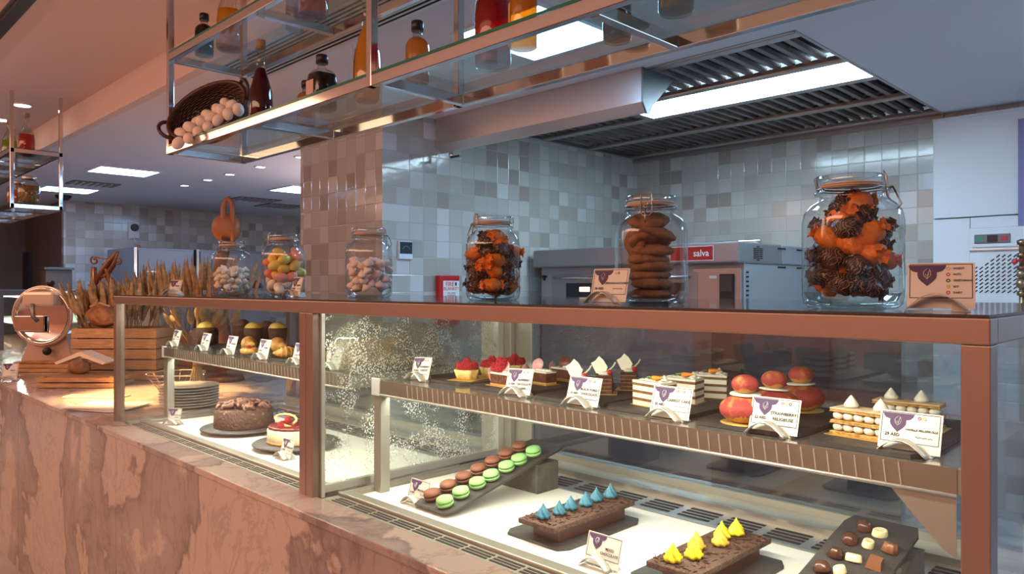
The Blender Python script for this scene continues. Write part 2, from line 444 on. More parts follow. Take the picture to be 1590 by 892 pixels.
# ------------------------------------------------------------------ the setting
ZC, ZF = 2.719, 2.922
CX0 = -4.19      # kitchen left wall
WY = 5.84        # kitchen back wall
FX = -11.8       # far wall
def struct(name, mb, mats, label, cat, **kw): return obj(name, mb, mats, label=label, cat=cat, kind='structure', **kw)
struct('floor', B((-14, -4, -0.05), (4, 8, 0)), 'floor', 'grey stone floor of the hall and kitchen', 'floor')
struct('ceiling_front', B((-14, -4, ZF), (4, 1.68, ZF + 0.05)), 'ceil_warm', 'higher warm-lit plaster ceiling over the customers side', 'ceiling')
struct('trim_1', B((-14, 1.68, ZC), (4, 1.74, ZF + 0.05)), 'ceil_warm', 'plaster step where the hall ceiling drops to the kitchen ceiling', 'ceiling step')
HX0, HX1, HY0 = CX0, -1.537, 3.43
mb = MB(); mb.box((-14, 1.74, ZC), (4, HY0, ZC + 0.05)); mb.box((-14, HY0, ZC), (CX0 - 0.02, 8, ZC + 0.05)); mb.box((HX1, HY0, ZC), (4, 8, ZC + 0.05))
struct('ceiling', mb, 'ceil', 'white plaster kitchen ceiling around the extractor hood', 'ceiling')
struct('wall_back', B((CX0 - 0.12, WY, 0), (4, WY + 0.1, 3.0)), 'tile_y', 'tiled kitchen back wall in grey and beige behind the oven', 'wall')
mb = B((CX0 - 0.12, 3.06, 0), (CX0, WY, 3.0))
struct('wall_left', mb, 'tile_x', 'tiled kitchen side wall with thermostat and fire blanket', 'wall')
mb = B((CX0 - 1.10, 2.94, 0), (CX0, 3.06, 3.0)); mb.box((CX0 - 1.10, 3.06, 0), (CX0 - 0.98, 8, 3.0))
struct('wall_pillar', mb, 'tile_y', 'warm-lit tiled end of the wall between the two kitchens', 'wall')
struct('wall_far', B((FX - 0.1, 2.9, 0), (FX, 8, 3.0)), 'tile_x', 'far tiled wall of the second kitchen at the left', 'wall')
struct('wall_brown', B((-14, 2.9, 0), (FX - 0.1, 3.0, 3.0)), 'brownwall', 'dark brown wall at the far left with a doorway', 'wall')
struct('wall_rear', B((-14, 7.9, 0), (CX0, 8, 3.0)), 'tile_y', 'tiled rear wall of the second kitchen', 'wall')
struct('wall_hall', B((-14, -4.1, 0), (4, -4, 3.0)), 'hallwall', 'terracotta wall of the hall opposite the counter', 'wall')
struct('wall_right', B((3.9, -4, 0), (4, 8, 3.0)), 'ceil', 'plain wall at the right end of the hall', 'wall')
struct('wall_west', B((-14.1, -4, 0), (-14, 8, 3.0)), 'brownwall', 'dark brown wall at the left end of the hall', 'wall')
a = Wy(22, 2.88); b_ = Wy(47, 2.88)
dr = thing('door_1', (0, 0, 0)); setp(dr, 'dark doorway in the brown wall at the far left', 'doorway', kind='structure')
obj('door_panel', B((a.x, 2.86, 0), (b_.x, 2.90, 2.05)), 'black', dr)
# ceiling step slot diffuser
d = thing('slot_diffuser', (-1.9, 1.87, ZC - 0.001), label='long slotted air diffuser in the ceiling beside the plaster step', cat='air vent')
obj('backing', B((-2.2, -0.13, -0.006), (2.2, 0.15, 0)), 'steel_light', d)
mb = MB()
for i in range(9): mb.box((-2.19, -0.115 + i * 0.029, -0.009), (2.19, -0.106 + i * 0.029, -0.005))
obj('slots', mb, 'darkgap', d)

# ceiling light panels
PANEL = emit('cool_panel', COOL, KITCHEN_PANEL)
def ceiling_panel(x0, x1, y0, y1, label):
    t = thing('ceiling_light', ((x0 + x1) / 2, (y0 + y1) / 2, ZC), label=label, cat='ceiling light', group='square panel lights in the kitchen ceiling')
    w, h = (x1 - x0) / 2, (y1 - y0) / 2
    mb = MB()
    for (a, b) in (((-w, -h), (w, -h + .03)), ((-w, h - .03), (w, h)), ((-w, -h + .03), (-w + .03, h - .03)), ((w - .03, -h + .03), (w, h - .03))): mb.box((a[0], a[1], -0.01), (b[0], b[1], 0))
    obj('frame', mb, 'white', t)
    obj('diffuser', B((-w + .03, -h + .03, -0.007), (w - .03, h - .03, -0.001)), PANEL, t)
ceiling_panel(-2.74, -2.14, 2.30, 2.91, 'bright square ceiling light above the red bottle')
ceiling_panel(-8.65, -8.14, 2.31, 2.93, 'square ceiling light left of the row of downlights, nearer one')
ceiling_panel(-10.75, -10.2, 2.31, 2.93, 'square ceiling light seen beside the far hanging rack, farther one')
ceiling_panel(-8.74, -8.1, 4.39, 5.0, 'square ceiling light partly hidden by the tiled pillar')
ceiling_panel(-6.6, -6.0, 5.2, 5.8, 'added unseen fill panel behind the tiled pillar')  # extra panel added out of sight to brighten the far kitchen
ceiling_panel(0.9, 1.9, 2.6, 3.4, 'added unseen fill panel over the cold room side')  # invented panel outside the view, added for more kitchen light
SPOTG = emit('downlight_glow', (1.0, 0.93, 0.85), 14)
def downlight(p, label, r=0.045, z=ZC, grp='round downlights in the kitchen ceiling'):
    t = thing('downlight', (p.x, p.y, z), label=label, cat='downlight', group=grp)
    obj('trim_ring', MB().lathe([(r, 0), (r * 1.35, 0), (r * 1.35, -0.008), (r, -0.008), (r, 0)], 20, caps=False), 'white', t)
    obj('bulb', MB().lathe([(r, -0.001), (r, -0.005)], 20), SPOTG, t)
for i, (px, py) in enumerate(((287, 288), (321, 279), (360, 271), (413, 260), (462, 243))):
    p = Wz(px, py, ZC); downlight(Vector((p.x, 3.5, 0)), ('leftmost', 'second from left', 'middle', 'second from right', 'rightmost')[i] + ' of the five downlights in a row above the jars')
for i, (px, py) in enumerate(((34, 163), (3, 186))):
    p = Wz(px, py, ZF); downlight(p, ('round hall downlight between the posts of the far rack', 'round hall downlight left of the far rack front post')[i], 0.06, ZF, 'round downlights in the hall ceiling')
# ceiling vents and smoke detector far left
def vent(p, w, h, label):
    t = thing('ceiling_vent', (p.x, p.y, ZC), label=label, cat='air vent')
    obj('frame', B((-w / 2, -h / 2, -0.012), (w / 2, h / 2, 0)), 'darksteel', t)
    mb = MB()
    for i in range(6): mb.box((-w / 2 + .02, -h / 2 + .03 + i * (h - .06) / 6, -0.02), (w / 2 - .02, -h / 2 + .05 + i * (h - .06) / 6, -0.012))
    obj('blades', mb, 'steel_light', t)
vent(Vector((-9.65, 2.68, 0)), .35, .5, 'dark air vent between the two far left ceiling lights')
vent(Vector((-9.8, 4.75, 0)), .4, .6, 'dark air vent above the second glass jar')
vent(Vector((-10.3, 5.4, 0)), .5, .6, 'dark air vent next to the tiled pillar')
t = thing('smoke_detector', tuple(Vector((-11.2, 2.75, ZC))), label='dark dome smoke detector beyond the far hanging rack', cat='smoke detector')
obj('dome', MB().lathe([(0.0, -0.07), (0.06, -0.06), (0.09, -0.03), (0.10, 0)], 18), 'black', t)

# ceiling track, top left
t = thing('light_track', (-4.9, 0.88, ZF), label='dark slim ceiling track at the top left corner', cat='light track')
obj('rail_channel', B((-0.9, -0.03, -0.03), (1.2, 0.03, 0)), 'black', t)
obj('rail_edge', B((-0.9, -0.045, -0.006), (1.2, 0.045, 0)), 'darksteel', t)

# ------------------------------------------------------------------ extractor hood
t = thing('extractor_hood', (0, 0, 0), label='stainless extractor hood with baffle filters and a long light over the oven', cat='extractor hood')
HZ = ZC
M['hood'] = pm('hood_steel', (0.42, 0.40, 0.40), 0.28, 0.85, bump=0.03, bump_scale=20, aniso=(1, 30, 30))
mb = MB(); mb.box((HX0, HY0, HZ + 0.16), (HX1, WY, HZ + 0.2))
mb.box((HX1 - 0.01, HY0, HZ - 0.005), (HX1 + 0.006, WY, HZ + 0.2)); mb.box((HX0, HY0, HZ - 0.005), (HX1, HY0 + 0.02, HZ + 0.2))
mb.box((HX0, WY - 0.02, HZ - 0.04), (HX1, WY, HZ + 0.2)); mb.box((HX0, HY0, HZ), (HX0 + 0.03, WY, HZ + 0.2))
obj('hood_body', mb, 'hood', t)
mb = MB()
for y in (3.50, 4.08, 4.54, 5.13, 5.76): mb.box((HX0 + .03, y - 0.035, HZ - 0.005), (HX1 - .01, y + 0.035, HZ + 0.03), bev=0.008)
mb.box((-3.12, 4.1, HZ), (-3.06, 4.5, HZ + 0.03))
obj('cross_beams', mb, 'hood', t)
M['baffle'] = pm('filter_steel', (0.24, 0.21, 0.20), 0.35, 0.8, var=0.4, var_scale=6)
for (ya, yb, xa, xb) in ((3.54, 4.045, HX0 + .03, HX1 - .01), (4.575, 5.095, HX0 + .03, HX1 - .01), (5.165, 5.725, HX0 + .03, HX1 - .01), (4.115, 4.505, HX0 + .03, -3.12)):
    mb = MB(); x = xa + .02
    mb.box((xa, ya, HZ + 0.05), (xb, yb, HZ + 0.055), 1)
    while x + .05 < xb:
        mb.prism([(0, 0.0), (0.045, 0.0), (0.038, -0.022), (0.007, -0.022)], yb - ya, 0, Matrix.Translation((x, yb, HZ + 0.04)) @ Matrix.Rotation(PI / 2, 4, 'X'))
        x += 0.085
    obj('baffle_filter', mb, ['baffle', 'darkgap'], t)
obj('hood_lamp', B((-3.06, 4.115, HZ + 0.0), (HX1 - .012, 4.505, HZ + 0.02)), emit('hood_lamp_glow', (0.58, 0.83, 1.0), HOOD_LIGHT), t, label='long glowing white lamp cover')
# steel skirt hanging at the front
M['skirt'] = pm('skirt_steel', (0.62, 0.58, 0.56), 0.33, 0.9, bump=0.015, bump_scale=12, aniso=(1, 1, 12))
t = thing('hood_skirt', (0, 0, 0), label='brushed steel canopy skirt hanging in front of the extractor hood', cat='hood skirt')
sx0, sx1, sz = CX0 + 0.01, -2.39, 2.47
mb = MB(); mb.box((sx0, 3.40, sz + 0.055), (sx1, 3.415, ZC - 0.001))
mb.prism([(3.40, sz + .055), (3.415, sz + .055), (3.455, sz), (3.44, sz)], sx1 - sx0, 0, Matrix(((0, 0, 1, sx0), (1, 0, 0, 0), (0, 1, 0, 0), (0, 0, 0, 1))))
obj('front_panel', mb, 'skirt', t)
mb = MB(); mb.prism([(3.40, sz + .055), (3.44, sz - 0.004), (3.47, sz), (3.50, sz + .05), (3.72, ZC - 0.004), (3.40, ZC - 0.004)], 0.012, 0, Matrix(((0, 0, 1, sx1), (1, 0, 0, 0), (0, 1, 0, 0), (0, 0, 0, 1))))
obj('side_panel', mb, 'darksteel', t)
t = thing('drain_tap', (0, 0, 0), label='small tap under the left end of the hood skirt', cat='tap')
mb = MB().tube([(CX0 + .12, 3.45, 2.475), (CX0 + .12, 3.45, 2.42)], 0.012); obj('spout', mb, 'chrome', t)
obj('lever', B((CX0 + .12, 3.44, 2.425), (CX0 + .22, 3.46, 2.437)), 'black', t)

# ------------------------------------------------------------------ cold room front, right
CR = thing('cold_room', (0, 0, 0), label='white cold room front with seams reaching the ceiling at the right', cat='cold room')
cx0 = -1.59
mb = MB(); mb.box((cx0, WY - 0.06, 1.98), (3.0, WY - 0.001, ZC - 0.045), bev=0.004); mb.box((cx0, WY - 0.06, 0), (-1.364, WY - 0.001, 1.972), bev=0.004); mb.box((-1.36, WY - .06, 1.90), (3.0, WY - 0.001, 1.972))
obj('wall_panel', mb, 'white', CR)
obj('ceiling_trim', B((cx0, WY - 0.075, ZC - 0.058), (3.0, WY - 0.001, ZC - 0.044)), 'white', CR)
mb = MB(); mb.box((-1.085, WY - .075, 1.9), (-0.3, WY - .061, ZC - 0.12)); obj('door_leaf', mb, pm('lilac_door', (0.20, 0.20, 0.42), 0.4), CR, label='violet blue edge of the cold room door')
BC = thing('blast_chiller', (-1.355, WY - 0.12, 0), label='white blast chiller with slotted grille and a small green and red display', cat='chiller')
obj('cabinet', B((0, 0, 0.0), (0.62, 0.11, 1.895), bev=0.004), 'white', BC)
cpn = obj('control_panel', B((0.02, -0.012, 1.765), (0.60, 0.001, 1.875), bev=0.003), 'white', BC)
obj('display_bezel', B((0.035, -0.02, 1.79), (0.24, -0.011, 1.85), bev=0.006), 'darksteel', cpn)
obj('display', B((0.11, -0.023, 1.797), (0.17, -0.019, 1.843)), 'black', cpn)
obj('green_button', B((0.05, -0.024, 1.805), (0.085, -0.019, 1.836)), pm('green_button', (0.02, 0.25, 0.16), .4), cpn)
obj('red_button', B((0.19, -0.024, 1.805), (0.225, -0.019, 1.836)), pm('red_button', (0.5, 0.03, 0.05), .4), cpn)
obj('ledge', B((0.0, -0.02, 1.745), (0.62, 0.0, 1.757)), 'steel_light', BC)
mb = MB()
for r in range(10):
    for c in range(16):
        if c < 4 - (9 - r) * 1.2 + 0 and r > 6: continue
        if r - 6 > c: continue
        x = 0.04 + c * 0.032; z = 1.47 + r * 0.026
        mb.obox((x, -0.001, z), (0.026, 0.004, 0.007), (0, -0.7, 0))
obj('grille_slots', mb, 'darkgap', BC)
mb = MB()
for c in range(14): mb.obox((0.04 + c * 0.03, -0.001, 1.38), (0.024, 0.004, 0.006), (0, -0.7, 0))
obj('lower_slots', mb, 'darkgap', BC)
t = thing('brass_pipe', (Wy(1588, 5.55).x, 5.55, 0), label='brass gas pipe with valves at the right edge in front of the chiller', cat='pipe')
mb = MB().tube([(0, 0, 0), (0, 0, 1.80)], 0.020, 10)
for z in (1.46, 1.54, 1.62, 1.70, 1.78): mb.lathe([(0.0, z - .014), (0.032, z - .014), (0.032, z + .014), (0.0, z + .014)], 8)
obj('pipe', mb, pm('brass', (0.45, 0.30, 0.18), 0.35, 0.9, var=.5, var_scale=30), t)
mb = MB().ball((0, -0.02, 1.52), 0.034); mb.ball((0, -.02, 1.58), .03)
obj('valve_body', mb, pm('brass_dull', (0.35, 0.25, 0.16), 0.4, 0.9), t)
mb = MB().tube([(0, -0.03, 1.67), (-0.03, -0.06, 1.66)], 0.008); mb.ball((-0.03, -0.06, 1.66), 0.018)
obj('valve_handle', mb, 'redink', t)

# ------------------------------------------------------------------ deck oven
OV = thing('deck_oven', (0, 0, 0), label='wide stainless deck oven with a canopy and red badge against the tiled walls', cat='oven')
ox0, ox1, oy = -4.12, -2.317, 4.36
M['oven'] = pm('oven_steel', (0.30, 0.30, 0.31), 0.38, 0.7, bump=.02, bump_scale=20, aniso=(1, 1, 20))
M['ovenside'] = pm('oven_side', (0.36, 0.38, 0.41), 0.5, 0.3)
mb = MB(); mb.box((ox0, oy, 1.655), (ox1, oy + 0.62, 1.795), bev=0.012)
obj('canopy', mb, 'oven', OV)
mb = MB(); mb.box((ox0 + 0.02, oy + 0.08, 0.12), (ox1, 5.80, 1.66), bev=0.004); mb.box((ox0, oy + 0.62, 1.66), (ox1, 5.80, 1.79), bev=0.004)
obj('oven_body', mb, 'ovenside', OV)
obj('top_rail', MB().tube([(ox0 + 1.35, oy + .3, 1.806), (ox1, oy + .3, 1.806)], 0.012), 'chrome', OV)
for i in range(2):
    xa = ox0 + .16 + i * .68
    dpart = obj('oven_door', B((xa, oy + 0.045, 1.22), (xa + .64, oy + 0.079, 1.60), bev=0.006), 'oven', OV)
    obj('handle', MB().tube([(xa + .05, oy + 0.04, 1.57), (xa + .05, oy + .015, 1.57), (xa + .58, oy + .015, 1.57), (xa + .58, oy + 0.04, 1.57)], 0.008), 'chrome', dpart)
    obj('door_window', B((xa + .16, oy + 0.038, 1.28), (xa + .54, oy + 0.046, 1.53)), 'black', dpart)
    if i == 0: obj('oven_lamp', B((xa + .30, oy + 0.030, 1.465), (xa + .40, oy + 0.0375, 1.50), bev=.01), emit('oven_lamp_glow', (1.0, 0.62, 0.42), 4), dpart)
obj('side_latch', MB().tube([(ox0 + .07, oy + 0.08, 1.585), (ox0 + .07, oy + .04, 1.585), (ox0 + .10, oy + .03, 1.56)], 0.012), 'black', OV)
cp = obj('control_column', B((ox1 - .36, oy + 0.05, 0.9), (ox1 - .012, oy + 0.079, 1.625), bev=0.004), pm('panel_bronze', (0.42, 0.36, 0.34), 0.36, 0.8), OV)
obj('control_display', B((ox1 - .16, oy + .040, 1.36), (ox1 - .055, oy + .049, 1.585), bev=0.006), 'black', cp)
obj('display_screen', B((ox1 - .15, oy + .036, 1.47), (ox1 - .065, oy + .0398, 1.575)), pm('screen_grey', (0.06, 0.055, 0.05), .2), cp)
obj('sticker', B((ox1 - .235, oy + .046, 1.555), (ox1 - .18, oy + .0495, 1.575)), 'card', cp)
mb = MB()
for i in range(14): mb.box((ox1 + .0, oy + .10, 1.2 + i * .03), (ox1 + .003, oy + .13, 1.212 + i * .03))
obj('side_louvres', mb, 'darkgap', OV)
mb = MB()
for i in range(8):
    for j in range(3):
        if (i in (0, 7)) and j != 1: continue
        mb.box((ox1 + .0, oy + .20 + j * .045, 1.675 + i * .0125), (ox1 + .003, oy + .235 + j * .045, 1.682 + i * .0125))
obj('fan_grille', mb, 'darkgap', OV)
mb = MB()
for z in (1.63, 1.76):
    for j in range(3): mb.box((ox1 + .0, oy + .55 + j * .3, z), (ox1 + .003, oy + .67 + j * .3, z + .012))
mb.box((ox1, oy + .08, 1.652), (ox1 + .002, 5.8, 1.657))
obj('side_slots', mb, 'darkgap', OV)
bd = thing('badge_pivot', (ox1 - .34, oy - 0.003, 1.723)); bd.name = 'badge'; bd.parent = OV
bdg = obj('badge_plate', B((-.165, -.004, -.047), (.165, .003, .047), bev=.003), pm('badge_red', (0.42, 0.012, 0.015), 0.35), bd)
bb = MB()
for (a, b) in (((-.167, -.049), (.167, -.045)), ((-.167, .045), (.167, .049)), ((-.167, -.049), (-.163, .049)), ((.163, -.049), (.167, .049))): bb.box((a[0], -.006, a[1]), (b[0], -.003, b[1]))
obj('badge_border', bb, 'card', bd)
lt = lettering([('salva', 0.062, 0.075, 0.0)], 'card', bd); lt.location.y = -.006
# a steel worktable beyond the case
t = thing('work_table', (-2.3, 3.6, 0), label='long stainless kitchen table seen dimly behind the display case', cat='table')
obj('tabletop', B((-1.5, -.35, .86), (1.9, .35, .90), bev=.005), 'steel', t)
obj('lower_shelf', B((-1.45, -.3, .28), (1.85, .3, .30)), 'darksteel', t)
for x in (-1.42, 1.8):
    for y in (-.3, .28): obj('leg', B((x, y, 0), (x + .04, y + .04, .86)), 'darksteel', t)

# wall thermostat and fire blanket (left tiled wall, faces +x)
p0 = Wx(617, CX0); p1 = Wx(638, CX0)
yc = (p0.y + p1.y) / 2; w = p1.y - p0.y
zt, zb = Wx(628, CX0, 375).z, Wx(628, CX0, 403).z
t = thing('thermostat', (CX0, yc, zb), label='small white thermostat with dark screen on the tiled wall', cat='thermostat')
obj('case', B((0.0, -w / 2, 0), (.022, w / 2, zt - zb), bev=.004), 'white', t)
obj('screen', B((0.022, -w / 2 + .006, (zt - zb) * .3), (.025, w / 2 - .006, zt - zb - .006)), pm('lcd', (.03, .05, .06), .15), t)
mb = MB()
for i in range(9):
    th = PI * (0.1 + .8 * i / 8); mb.obox((0.0255, .03 * math.cos(th), (zt - zb) * .5 + .028 * math.sin(th)), (.001, .006, .002), (th, 0, 0))
obj('screen_marks', mb, pm('lcd_mark', (.3, .45, .45), .5), t)
p0 = Wx(676, CX0); p1 = Wx(707, CX0)
yc = (p0.y + p1.y) / 2; w = p1.y - p0.y
zt = Wx(690, CX0, 428).z; zb = zt - .36
t = thing('fire_blanket_box', (CX0, yc, zb), label='red fire blanket case with white instruction sheet on the tiled wall', cat='fire blanket')
obj('case', B((0, -w / 2, 0), (.05, w / 2, zt - zb), bev=.006), pm('fire_red', (.5, .015, .02), .35), t)
sh = thing('sheet_root', (.0515, .012, (zt - zb) * .5 + .02), rotz=PI / 2); sh.name = 'instruction_sheet'; sh.parent = t
sw = w * .40
obj('sheet', B((-sw, -.001, -.16), (sw, 0, .12)), 'card', sh)
l1 = lettering([('FIRE', .045, -.015, .095), ('BLANKET', .034, 0, .062)], 'redink', sh, 'heading'); l1.location.y = -.002
l1 = lettering([('PULL TAPES', .014, 0, .03), ('TO RELEASE', .014, 0, .014)], 'ink', sh, 'instructions'); l1.location.y = -.002
mb = MB()
for (x, z) in ((-.03, -.03), (.035, -.03)):
    mb.obox((x, -.002, z), (.006, .001, .03), (0, .2, 0)); mb.obox((x, -.002, z + .022), (.01, .001, .01), (0, .8, 0)); mb.obox((x + .012, -.002, z), (.02, .001, .004), (0, -.5, 0))
mb.box((.035, -.003, .085), (.05, -.001, .11)); obj('pictograms', mb, 'ink', sh)

# ------------------------------------------------------------------ far kitchen, left
M['fridge'] = pm('fridge_steel', (0.27, 0.27, 0.29), 0.4, 0.6)
def fridge(y0, y1, label):
    t = thing('bakery_oven', (-10.5, y0, 0), label=label, cat='oven')
    W_ = y1 - y0
    obj('cabinet', B((-1.1, 0, 0.0), (0, W_, 2.03), bev=.006), 'fridge', t)
    obj('corner_strip', B((0.0, 0.0, 0.1), (.02, .035, 2.03)), 'chrome', t)
    obj('upper_door', B((0.0, .05, 1.48), (.03, W_ - .02, 2.0), bev=.004), 'fridge', t)
    obj('lower_door', B((0.0, .05, .9), (.03, W_ - .02, 1.45), bev=.004), 'fridge', t)
    mb = MB(); pts = [(-.33 * W_ / .8, 0), (.33 * W_ / .8, 0)] + [(.33 * W_ / .8 * math.cos(PI * i / 14), .165 * math.sin(PI * i / 14)) for i in range(1, 14)]
    mb.prism(pts, .012, 0, Matrix(((0, 0, 1, .03), (1, 0, 0, W_ / 2), (0, 1, 0, 1.485), (0, 0, 0, 1))))
    obj('control_arc', mb, pm('arc_blue', (.012, .015, .04), .2), t)
    obj('display', B((.043, W_ / 2 - .03, 1.575), (.047, W_ / 2 + .03, 1.61)), emit('led_red', (1, .02, .03), 2.5), t)
    obj('handle', B((.031, .10, 1.70), (.045, .33, 1.715)), 'chrome', t)
fridge(3.40, 4.19, 'tall steel bakery oven with dark arched control panel behind the wheat')
fridge(4.22, 5.3, 'tall steel bakery oven behind the two leftmost glass jars')
p = Wx(207, FX, 355)
t = thing('wall_telephone', (FX, p.y, p.z - .13), label='pale wall unit with a round dark dial on the far tiled wall', cat='wall unit')
obj('case', B((0, -.075, -.02), (.05, .075, .22), bev=.01), 'white', t)
obj('dial', MB().merge(MB().lathe([(.055, 0), (.055, .02), (.045, .025)], 18), Matrix.Translation((.05, 0, .14)) @ Matrix.Rotation(PI / 2, 4, 'Y')), 'black', t)
obj('cord', MB().tube([(.03, 0, -.02), (.04, .03, -.08), (.04, .05, -.13)], .006), 'white', t)
obj('tag', MB().ball((.05, .05, -.17), .05), pm('orange_tag', (.7, .2, .08), .5), t)
t = thing('red_box', tuple(Wy(96, 2.86, 450)), label='small red box on the brown wall beside the far tiled wall', cat='box')
obj('box_body', B((-.09, -.03, -.11), (.09, .03, .13), bev=.004), 'redink', t)
t = thing('dark_column', (-10.9, 2.6, 0), label='dark narrow cabinet in front of the far tiled wall edge', cat='cabinet')
obj('body', B((-.12, -.15, 0), (.12, .15, 1.72), bev=.01), 'brownwall', t)
obj('top_cap', B((-.14, -.17, 1.72), (.14, .17, 1.75), bev=.004), 'darksteel', t)
# ------------------------------------------------------------------ marble counter
CT = thing('marble_counter', (0, 0, 0), label='pink and grey veined marble counter carrying the glass display case', cat='counter')
for i, (xa, xb) in enumerate(((-0.9, 1.2), (-3.05, -0.903), (-4.62, -3.053), (-6.4, -4.623), (-7.7, -6.403))):
    obj('front_slab', B((xa, .925, 0), (xb, .955, .928)), 'marble', CT)
mb = B((-7.7, .915, .93), (1.2, 1.013, .95), bev=.004); mb.box((-7.7, 1.0125, .93), (-3.32, 1.07, .95)); mb.box((-7.7, 1.07, .93), (-3.32, 2.25, .95))
obj('marble_top', mb, 'marble', CT)
obj('carcass', B((-7.6, .96, 0), (-.15, 1.80, .80)), 'darksteel', CT)

# ------------------------------------------------------------------ display case (two bays in one frame)
DC = thing('display_case', (0, 0, 0), label='two-bay refrigerated glass pastry display case on the marble counter', cat='display case')
ZT, ZB = 1.4675, .948
XR, XM, XL = -.2137, -1.7655, -3.3150
YB = 1.80
mb = MB()
mb.box((XL, .995, 1.432), (XR, 1.03, ZT - .004), bev=.002)
obj('front_rail', mb, 'rail', DC)
mb = MB(); mb.box((XR - .036, 1.0305, 1.432), (XR, YB, ZT - .004), bev=.002); mb.box((XL, 1.0305, 1.432), (XL + .035, YB, ZT - .004), bev=.002); mb.box((XL + .036, YB - .035, 1.432), (XR - .037, YB, ZT - .004), bev=.002)
mb.box((XM - .02, 1.031, 1.438), (XM + .02, YB - .036, ZT - .004))
obj('side_rails', mb, 'rail', DC)
for (xa, xb) in ((XR - .031, XR), (XM + .001, XM + .034), (XM - .034, XM - .001), (XL, XL + .032)):
    obj('post', B((xa, .996, ZB), (xb, 1.029, 1.4315), bev=.0015), 'rail', DC)
for x in (XR - .031, XL): obj('rear_post', B((x, YB - .033, ZB), (x + .031, YB, 1.431), bev=.0015), 'rail', DC)
mb = MB(); mb.box((XM - .045, 1.715, ZB), (XM + .045, YB, 1.431), bev=.003)
mb.box((XM + .045, 1.735, ZB), (XM + .12, 1.775, 1.431), bev=.003); mb.box((XM - .12, 1.735, ZB), (XM - .045, 1.775, 1.431), bev=.003)
obj('rear_mullion', mb, 'steel_soft', DC)
obj('top_glass', B((XL + .002, .998, ZT - .0035), (XR - .002, YB, ZT), 0), pm('dark_top_glass', (.055, .06, .065), .06, spec=.8), DC, label='dark reflective top plate')
def pane(name, a, b, m='pane', **kw):
    """a pane is a slim slab"""
    return obj(name, B(a, b), m, DC, **kw)
pane('front_pane', (XM + .036, 1.010, ZB), (XR - .033, 1.016, 1.431))
pane('front_pane', (XL + .034, 1.010, ZB), (XM - .036, 1.016, 1.431))
pane('side_pane', (XR - .010, 1.032, ZB), (XR - .004, YB - .035, 1.431))
pane('side_pane', (XL + .010, 1.032, ZB), (XL + .016, YB - .035, 1.431))
pane('divider_pane', (XM - .003, 1.04, ZB + .02), (XM + .003, 1.70, 1.43), 'pane_wet', label='divider pane misted with droplets')
mb = MB(); mb.box((XM - .008, 1.03, ZB), (XM + .008, 1.71, ZB + .02)); mb.box((XM + .035, 1.018, ZB), (XM + .043, 1.028, 1.43)); mb.box((XM - .012, 1.69, ZB), (XM + .012, 1.714, 1.431))
obj('divider_frame', mb, 'steel_light', DC)
pane('sliding_door', (XM + .121, 1.745, ZB + .03), (XR - .33, 1.750, 1.42), 'pane_back')
pane('sliding_door', (XR - .80, 1.760, ZB + .03), (XR - .035, 1.765, 1.42), 'pane_back')
pane('sliding_door', (XL + .034, 1.745, ZB + .03), (XM - .121, 1.750, 1.42), 'pane_back')
mb = MB()
for (xa, xb) in ((XM + .12, XR - .032), (XL + .032, XM - .12)):
    mb.box((xa, 1.735, ZB), (xb, 1.775, ZB + .03)); mb.box((xa, 1.735, 1.42), (xb, 1.775, 1.432))
obj('door_tracks', mb, 'steel_soft', DC)
mb = MB()
for i in range(75):
    xx = XM + .07 + i * .0195
    if xx < XR - .05: mb.box((xx, 1.038, 1.4335), (xx + .008, 1.046, 1.437))
for i in range(75):
    xx = XL + .05 + i * .0195
    if xx < XM - .05: mb.box((xx, 1.038, 1.4335), (xx + .008, 1.046, 1.437))
obj('led_dots', mb, emit('led', CASE, 25), DC, label='row of tiny white lights under the rail')
# bay deck, front channel with slots, rear grille
def bay(xa, xb):
    mb = MB(); mb.box((xa, 1.03, ZB - .10), (xb, 1.735, ZB - .02)); 
    mb.box((xa, 1.014, ZB - .02), (xb, 1.062, ZB - .0005)); obj('well', mb, 'steel_dim', DC)
    mb = MB(); x = xa + .03
    while x < xb - .1:
        for k in range(3): mb.box((x, 1.024 + k * .0115, ZB - .001), (x + .075, 1.030 + k * .0115, ZB + .0008))
        x += .085
    obj('front_slots', mb, 'darkgap', DC)
    mb = MB(); mb.box((xa + .02, 1.064, ZB - .02), (xb, 1.100, ZB + .008), bev=.004)
    mb.box((xa, 1.062, ZB - .02), (xa + .02, 1.70, ZB + .008), bev=.004); obj('front_channel', mb, 'steel_dim', DC)
    g = MB(); g.box((xa + .021, 1.545, ZB - .02), (xb, 1.66, ZB - .004)); g.box((xa + .021, 1.66, ZB - .02), (xb, 1.734, ZB + .012))
    rg = obj('rear_grille', g, 'steel', DC)
    mb = MB(); x = xa + .06
    while x < xb - .12:
        for k in range(4): mb.box((x, 1.565 + k * .021, ZB - .005), (x + .085, 1.576 + k * .021, ZB - .0028))
        x += .11
    obj('grille_slots', mb, 'darkgap', rg)
    return obj('white_deck', B((xa + .021, 1.102, ZB - .02), (xb, 1.543, ZB - .006), bev=.001), 'deck', DC)
bay(XM + .05, XR - .034); bay(XL + .034 + .07, XM - .012)
mb = MB(); mb.box((XL + .034, 1.03, ZB - .1), (XL + .10, 1.735, ZB - .001)); obj('end_filler', mb, 'steel_soft', DC)
